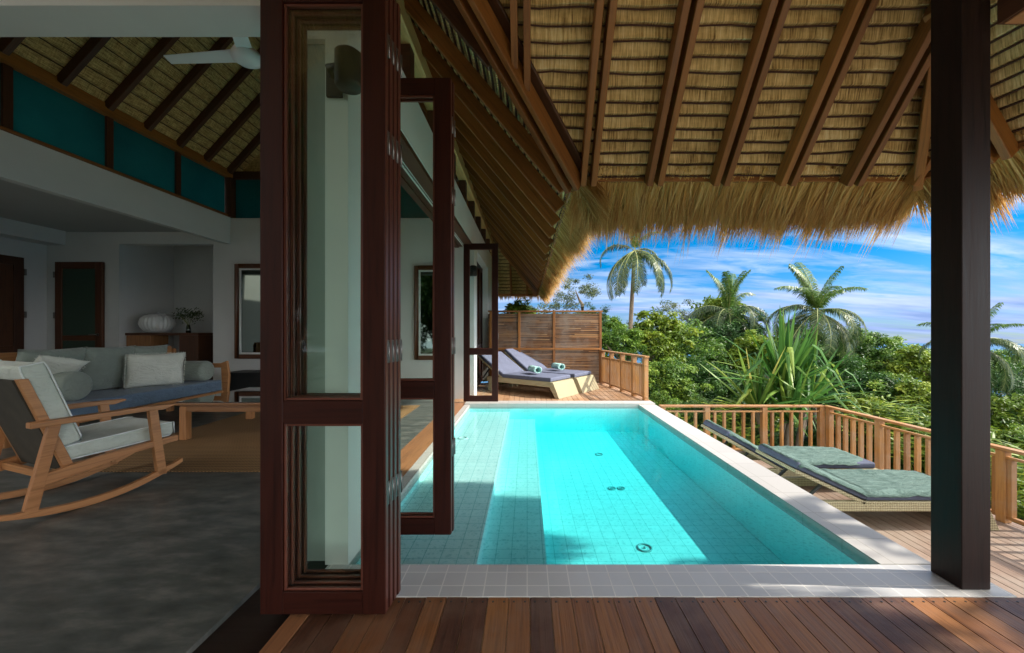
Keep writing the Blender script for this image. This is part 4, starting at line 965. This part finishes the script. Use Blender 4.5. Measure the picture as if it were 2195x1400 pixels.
def trunkmesh(name, h, r0, seed, limbs=6, spread=.5):
    random.seed(seed); m_ = MB(); pts = [Vector((0, 0, 0))]
    for k in range(1, 7): pts.append(Vector((random.gauss(0, .05) * k * .5, random.gauss(0, .05) * k * .5, h * k / 6)))
    m_.tube(pts, [r0 * (1 - .5 * k / 6) for k in range(7)], 8)
    for k in range(limbs):
        b = pts[3 + k % 4]; a = random.random() * 6.28; l = h * spread * random.uniform(.5, 1)
        p1 = b + Vector((math.cos(a) * l * .4, math.sin(a) * l * .4, l * .4)); p2 = p1 + Vector((math.cos(a + .3) * l * .5, math.sin(a + .3) * l * .5, l * .6))
        m_.tube([b, p1, p2], [r0 * .4, r0 * .28, r0 * .1], 6)
    return m_.mesh(name, [M['trunk']])
KINDS = {}
for key, mt, ncl, nl, lf, lab in (('a', 'leaf_a', 105, 125, .080, 0), ('b', 'leaf_b', 110, 125, .070, 0), ('c', 'leaf_c', 80, 90, .125, 0), ('d', 'leaf_d', 40, 105, .06, 0)):
    KINDS[key] = [leafmesh('crown', mt, ncl, nl, lf, 1.0, .85, 11 + ord(key) * 3 + v, hollow=.3 if key != 'd' else .5, clr={'a': .21, 'b': .24, 'c': .22, 'd': .21}[key]) for v in range(3)]
TR = [trunkmesh('trunk', 1.0, .035, s, 6, .12) for s in (3, 5)]
def link(name, me, parent, loc, scl, rz=0):
    o = bpy.data.objects.new(name, me); COL.objects.link(o); o.parent = parent; o.location = loc; o.scale = scl; o.rotation_euler = (0, 0, rz); return o
random.seed(21)
def tree(px, ytop, D, Rpx, kind, label, bottom=None, name='tree', cat='tree', group='trees on the hillside below the decks'):
    x = (px - 1130) / 820 * D; zt = 1.6 - (ytop - 710) * D / 820; r_ = Rpx / 820 * D; g = hill(x, D)
    h = max(zt - g, r_ * 1.2); rzv = min(h * .42, r_ * 1.0)
    tr = thing(name, label, cat, (x, D, g), 0, group)
    v = random.randrange(3)
    o = link('crown', KINDS[kind][v], tr, (0, 0, h - rzv * .82), (r_, r_, rzv), random.random() * 6.28); o.rotation_euler = (random.gauss(0, .12), random.gauss(0, .12), o.rotation_euler[2])
    th_ = max(.8, h - rzv * 1.1); tw = link('trunk', TR[v % 2], tr, (0, 0, 0), (min(max(th_, 2.0), 5), min(max(th_, 2.0), 5), th_), random.random() * 6)
    if h > 3.2 * rzv:
        for f_ in (.48, .22):
            link('lower_crown', KINDS[kind][(v + 1) % 3], tr, (random.gauss(0, .2), random.gauss(0, .2), h * f_), (r_ * .95, r_ * .95, rzv * .95), random.random() * 6.28)
    return tr
tree_specs = [
 # px, ytop, D, Rpx, kind, label
 (1232, 588, 19, 62, 'd', 'thin lacy grey tree rising over the fence beside the thatch'),
 (1180, 640, 21, 70, 'd', 'hazy grey-green tree straight behind the tallest fence panel'),
 (1112, 645, 12.7, 50, 'c', 'bright green bush topping the fence under the far thatch'),
 (1262, 655, 17, 45, 'b', 'dark bush at the right end of the slatted fence'),
 (1322, 688, 15.5, 62, 'a', 'green leafy tree at the foot of the tall coconut palm'),
 (1405, 668, 16.5, 70, 'c', 'yellow-green tree just right of the tall coconut palm trunk'),
 (1448, 640, 24, 68, 'd', 'pale feathery tree on the skyline right of the tall palm'),
 (1480, 690, 18, 80, 'a', 'mid green tree filling the gap below the second palm'),
 (1545, 632, 23, 55, 'c', 'olive vine-covered tree hugging the second coconut palm'),
 (1570, 668, 19, 72, 'b', 'dark tree below the vine-covered palm'),
 (1612, 715, 17, 60, 'c', 'sunlit tree between the second palm and the spiky plant'),
 (1650, 742, 20, 55, 'a', 'low tree in the dip of the skyline'),
 (1700, 690, 24, 55, 'b', 'dark tree left of the third palm trunk'),
 (1790, 700, 21, 72, 'b', 'dark round tree right of the third palm trunk'),
 (1855, 702, 20, 66, 'a', 'round green tree with the highest crown left of the dark post'),
 (1920, 728, 22, 60, 'a', 'green tree sloping towards the sea left of the dark post'),
 (1965, 742, 18, 55, 'c', 'yellow-green tree touching the left edge of the dark post'),
 (2040, 752, 20, 70, 'a', 'tree mostly hidden behind the dark post'),
 (2150, 782, 16, 62, 'b', 'dark tree on the right edge below the palm fronds'),
 (2215, 765, 19, 60, 'a', 'tree cut by the right edge of the picture'),
 (1345, 780, 13.5, 60, 'b', 'dark tree behind the boarded railing'),
 (1430, 765, 13.5, 72, 'a', 'leafy tree whose grey trunks show beside the boarded railing'),
 (1510, 760, 14.5, 74, 'b', 'dense dark tree above the far railing'),
 (1590, 790, 14, 70, 'b', 'shaded tree left of the spiky plant'),
 (1740, 775, 15, 70, 'b', 'dark tree right behind the spiky plant'),
 (1835, 775, 14.5, 78, 'b', 'deep green tree above the railing corner'),
 (1915, 800, 13.5, 70, 'a', 'feathery green tree above the right railing'),
 (1985, 815, 12.5, 60, 'c', 'bright tree beside the post above the right railing'),
 (2170, 835, 12.5, 75, 'c', 'yellow-green tree right of the post'),
 (2090, 850, 13, 70, 'a', 'tree directly behind the post above the right railing'),
]
for sp_ in tree_specs: tree(*sp_)
# nearer shrubs rooted below the rails
sh = [(1420, 842, 11.2, 48, 'a', 'leafy shrub left of centre behind the far railing'), (1500, 850, 10.8, 46, 'b', 'dark shrub behind the first railing posts'),
      (1570, 858, 10.4, 44, 'a', 'green shrub left of the spiky plant at railing height'), (1860, 852, 10.4, 56, 'c', 'light green shrub past the railing corner'),
      (1935, 868, 9.6, 60, 'a', 'green shrub outside the right railing'), (2010, 895, 9.0, 60, 'c', 'shrub outside the railing behind the post'),
      (2150, 905, 9.4, 72, 'c', 'bright shrub outside the railing at the right edge'), (2230, 920, 9.0, 70, 'a', 'shrub leaving the right edge outside the railing'),
      (2180, 1010, 8.6, 70, 'a', 'low shrub under the right railing at the picture edge'), (2080, 985, 8.7, 60, 'a', 'low shrub behind the post foot outside the railing'),
      (1780, 905, 10.0, 52, 'b', 'low dark shrub below the railing corner'), (1700, 915, 10.4, 60, 'b', 'dark undergrowth shrub below the spiky plant'),
      (1610, 915, 10.2, 60, 'b', 'undergrowth shrub below the far railing'), (1480, 915, 10.6, 60, 'b', 'undergrowth shrub at the pool end of the far railing'), (1920, 960, 9.2, 64, 'b', 'undergrowth shrub below the right railing')]
for a in sh: tree(*a, name='shrub', cat='shrub', group='shrubs outside the lower deck railings')
# far woodland mass below the skyline: individual distant trees
k = 0
fl = ['far %s tree in the %s of the distant slope' % (a, b) for b in ('left part', 'middle', 'right part') for a in ('dark', 'green', 'olive', 'bushy', 'round', 'low')]
for i in range(18):
    px_ = 1180 + i * 64 + random.uniform(-12, 12); yt = (688 if px_ < 1600 else 745) + random.uniform(-8, 10)
    tree(px_, yt, random.uniform(34, 46), random.uniform(44, 60), random.choice('abad'), fl[i], group='distant trees on the slope towards the sea')

# unseen trees, added: one shades the near deck, rows behind darken glass reflections
def added_tree(x, y, zc, r, rz, kind, label):
    g = -1.9; tr = thing('tree', label, 'tree', (x, y, g), 0, 'trees around the terrace behind the picture')
    link('crown', KINDS[kind][0], tr, (0, 0, zc - g), (r, r, rz)); link('trunk', TR[0], tr, (0, 0, 0), (6, 6, zc - g - rz * .6))
added_tree(10.6, .15, 6.6, 2.2, 3.9, 'a', 'tall slim tree to the right of the near deck')
for i, (x, y) in enumerate(((-9.5, -8), (-7.2, -7.4), (-5, -7.8), (-2.8, -7.3), (-.9, -8.2))):
    added_tree(x, y, 3.6, 1.9, 5.6, 'abcab'[i], ('leftmost', 'second', 'middle', 'fourth', 'rightmost')[i] + ' bushy tree of the row behind the near terrace')
for i, (x, y) in enumerate(((-13.5, -9.5), (-9, -11.5), (-4.5, -11.8), (-.5, -11.5))):  # back row added to close the sky gap mirrored in the glass
    g_ = -1.9; tb_ = thing('tree', ('leftmost', 'second', 'third', 'rightmost')[i] + ' tall dark tree of the back row far behind the near terrace', 'tree', (x, y, g_), 0, 'trees around the terrace behind the picture')
    link('crown', KINDS['b'][i % 3], tb_, (0, 0, 8.6), (3.4, 3.4, 8.2), i); link('trunk', TR[0], tb_, (0, 0, 0), (6, 6, 4))
# coconut palms
def frond_mesh(name, L, droop, up, seed, mt='palm', nleaf=84, ll=.60):
    random.seed(seed); m_ = MB(); pts = []; p = Vector((0, 0, 0)); ang = up; n = 14
    for i in range(n + 1):
        pts.append(p.copy()); ang -= droop / n * (1 + 1.1 * i / n); p += Vector((math.cos(ang), 0, math.sin(ang))) * (L / n)
    m_.tube(pts, [.028 * L / 3 * (1 - .85 * i / n) for i in range(n + 1)], 5, mi=1)
    for i in range(nleaf):
        t_ = .10 + .90 * i / nleaf; k_ = t_ * n; j = min(int(k_), n - 1); b = pts[j].lerp(pts[j + 1], k_ - j); dd_ = (pts[j + 1] - pts[j]).normalized()
        for s_ in (-1, 1):
            l = ll * L / 3 * math.sin(math.pi * (.12 + .80 * t_)) ** .6 * random.uniform(.8, 1.12)
            d = (dd_ * random.uniform(.5, .8) + Vector((0, s_, 0)) + Vector((0, 0, random.uniform(-.5, .0)))).normalized()
            e1 = b + d * l * .5; e2 = e1 + (d + Vector((0, 0, -1.0 - .5 * random.random()))).normalized() * l * .5
            wv = dd_ * .020 * L / 3; r_ = random.random()
            m_.face([b - wv * .6, b + wv * .6, e1 + wv, e1 - wv], [(0, 0)] * 4, r_); m_.face([e1 - wv, e1 + wv, e2], [(0, 0)] * 3, r_)
    return m_.mesh(name, [M[mt], M['frond_stem']])
FR = {'up': [frond_mesh('frond', 3.0, R(28), R(86), 1, 'palm_young'), frond_mesh('frond', 3.0, R(60), R(72), 2, 'palm_young')],
      'mid': [frond_mesh('frond', 3.2, R(95), R(42), 3), frond_mesh('frond', 3.2, R(105), R(30), 4)],
      'low': [frond_mesh('frond', 3.2, R(70), R(-2), 5), frond_mesh('frond', 3.2, R(62), R(-18), 6)]}
def palm(px, yc, D, Rpx, base_px, label, angs, seed, lean=0):
    random.seed(seed); x = (px - 1130) / 820 * D; zc_ = 1.6 - (yc - 710) * D / 820; g0 = hill(x, D); bx_ = (base_px - 1130) / 820 * D
    pt_ = thing('coconut_palm', label, 'palm tree', (bx_, D, g0), 0, 'coconut palms')
    dx = x - bx_; h = zc_ - g0; m_ = MB(); pts = [Vector((dx * (k / 12) ** 1.15, .15 * math.sin(k / 4), h * k / 12)) for k in range(13)]
    rr_ = [.12 - .004 * k + (.05 if k == 0 else 0) for k in range(13)]; m_.tube(pts, rr_, 10); m_.build('trunk', 'trunk', pt_, False)
    sc = Rpx / 820 * D / 3.0; top = pts[-1]
    for (kind, az, sc2) in angs:
        o = link('frond', FR[kind][random.randrange(2)], pt_, tuple(top + Vector((0, 0, .05))), (sc * sc2,) * 3, R(az) + random.gauss(0, .06)); o.rotation_euler[0] = random.gauss(0, .12)
    m_ = MB()
    for _ in range(7):
        a = random.random() * 6.28; c = top + Vector((math.cos(a) * .22, math.sin(a) * .22, -.15 - .1 * random.random())); m_.lathe([(0, -.13), (.09, -.09), (.12, 0), (.09, .09), (0, .13)], tuple(c), 10)
    m_.build('coconuts', 'leaf_c', pt_, False)
    return pt_
full = [('up', 65, .85), ('up', 155, .9), ('up', 250, .8), ('up', 340, .85), ('up', 20, .8), ('up', 110, .75), ('up', 200, .8), ('up', 300, .8), ('mid', 0, 1), ('mid', 50, .9), ('mid', 95, .9), ('mid', 150, .95), ('mid', 185, 1), ('mid', 230, .9), ('mid', 280, .9), ('mid', 320, .95),
        ('low', 15, 1), ('low', 60, .9), ('low', 120, .9), ('low', 165, 1), ('low', 205, 1), ('low', 250, .95), ('low', 290, .95), ('low', 340, 1)]
p1l = [('up', 10, .7), ('up', 100, .65), ('up', 190, .7), ('up', 250, .7), ('up', 320, .65), ('mid', 178, .95), ('mid', 350, .7), ('mid', 80, .6), ('low', -8, 1.15), ('low', 20, 1.1), ('low', 195, 1.15), ('low', 160, 1.1), ('low', 235, 1.05), ('low', 265, 1.05), ('low', 300, 1.05), ('low', 325, 1.1), ('low', 215, 1.1), ('low', 60, .9), ('low', 110, .9)]
palm(1361, 540, 16, 108, 1343, 'tall coconut palm with drooping crown left of the open sky', p1l, 31)
palm(1562, 672, 20, 118, 1556, 'vine-covered coconut palm in the middle of the tree line', full, 32)
palm(1752, 672, 18, 132, 1750, 'coconut palm with upright young fronds above the spiky plant', [('up', 80, 1.0), ('up', 110, .95), ('up', 180, .9)] + full, 33)
palm(2088, 742, 14, 118, 2085, 'coconut palm whose crown is split by the dark post', full, 34)

palm(3816, -534, 2.9, 230, 3816, 'coconut palm standing just outside the right edge beside the lower deck', full[5:18:2], 35)  # out-of-view palm added for its dappled shadow on the right coping
# spiky screw pine behind the railing: long folded sword leaves
def blade(m_, base, az, el, L, wd, bend, kink=None):
    p = Vector(base); n = 10; d = Vector((math.cos(az) * math.cos(el), math.sin(az) * math.cos(el), math.sin(el))); sd_ = Vector((-math.sin(az), math.cos(az), 0)); r_ = min(1, max(0, random.gauss(.45, .26)))
    prev = None
    for i in range(n + 1):
        t_ = i / n; wv = wd * (1 - t_ ** 2.2) * (.6 + .8 * min(1, t_ * 5)) * .5 + .002; up_ = sd_.cross(d).normalized()
        cur = (p - sd_ * wv + up_ * wv * .45, p, p + sd_ * wv + up_ * wv * .45)
        if prev:
            m_.face([prev[0], prev[1], cur[1], cur[0]], [(0, 0)] * 4, r_, 0, True); m_.face([prev[1], prev[2], cur[2], cur[1]], [(0, 0)] * 4, min(1, r_ + .08), 0, True)
        prev = cur; e = bend / n * (.4 + 1.6 * t_)
        if kink and abs(t_ - kink) < .06: e += 1.1
        d = (d + Vector((0, 0, -e))).normalized(); p = p + d * (L / n)
random.seed(77)
sp = thing('screw_pine', 'big spiky plant with long sword leaves behind the railing corner', 'plant', (6.2, 9.6, -2.0))
for (cx, cy, cz, nl, LL) in ((6.5, 9.7, .15, 56, 2.0), (5.7, 9.5, -.35, 40, 1.65), (7.25, 9.9, -.25, 44, 1.8), (6.4, 9.3, -.6, 34, 1.5)):
    m_ = MB()
    for i in range(nl):
        az = random.random() * 6.28; el = R(random.choice((82, 72, 60, 45, 30, 15)) + random.gauss(0, 6)); L = LL * random.uniform(.75, 1.15)
        blade(m_, (cx, cy, cz), az, el, L, random.uniform(.085, .13), random.uniform(.05, .55), random.choice((None, None, None, .5, .65)))
    m_.build('leaf_rosette', 'blade', sp, merge=False)
    MB().tube([(cx * .3 + 6.4 * .7, 9.6, -2.0), (cx, cy, cz)], [.10, .07], 8).build('stem', 'trunk', sp)
# arching leafy ginger clumps outside the right rail
random.seed(5)
for i, (px_, yb, D, n_, lab) in enumerate(((1560, 905, 9.6, 26, 'arching narrow-leaved clump left of the spiky plant'), (1895, 880, 9.4, 30, 'arching leafy clump past the railing corner'), (1965, 925, 8.6, 30, 'arching leafy clump touching the left side of the post'),
                           (2145, 985, 7.9, 34, 'arching leafy clump just right of the post'), (2200, 1060, 7.7, 34, 'arching leafy clump at the lower right picture edge'))):
    x = (px_ - 1130) / 820 * D; z = 1.6 - (yb - 710) * D / 820
    x = max(x, 6.95) if D < 9 else x
    cl_ = thing('leafy_clump', lab, 'plant', (x, D, z - .9), 0, 'arching leafy clumps outside the railing'); m_ = MB()
    for _ in range(n_):
        az = random.random() * 6.28; b = Vector((random.gauss(0, .18), random.gauss(0, .18), 0)); el = R(random.uniform(50, 88)); p = b.copy(); d = Vector((math.cos(az) * math.cos(el), math.sin(az) * math.cos(el), math.sin(el))); L = random.uniform(.9, 1.6)
        pts = []
        for k in range(9): pts.append(p.copy()); d = (d + Vector((0, 0, -.07))).normalized(); p = p + d * L / 8
        m_.tube(pts, [.010 - .0008 * k for k in range(9)], 4, caps=False)
        for k in range(3, 9):
            for s_ in (-1, 1):
                blade(m_, pts[k], az + s_ * 1.1 + random.gauss(0, .2), R(random.uniform(-5, 35)), random.uniform(.22, .36), .05, .5)
    m_.build('leaves', 'leaf_c', cl_, False, merge=False)
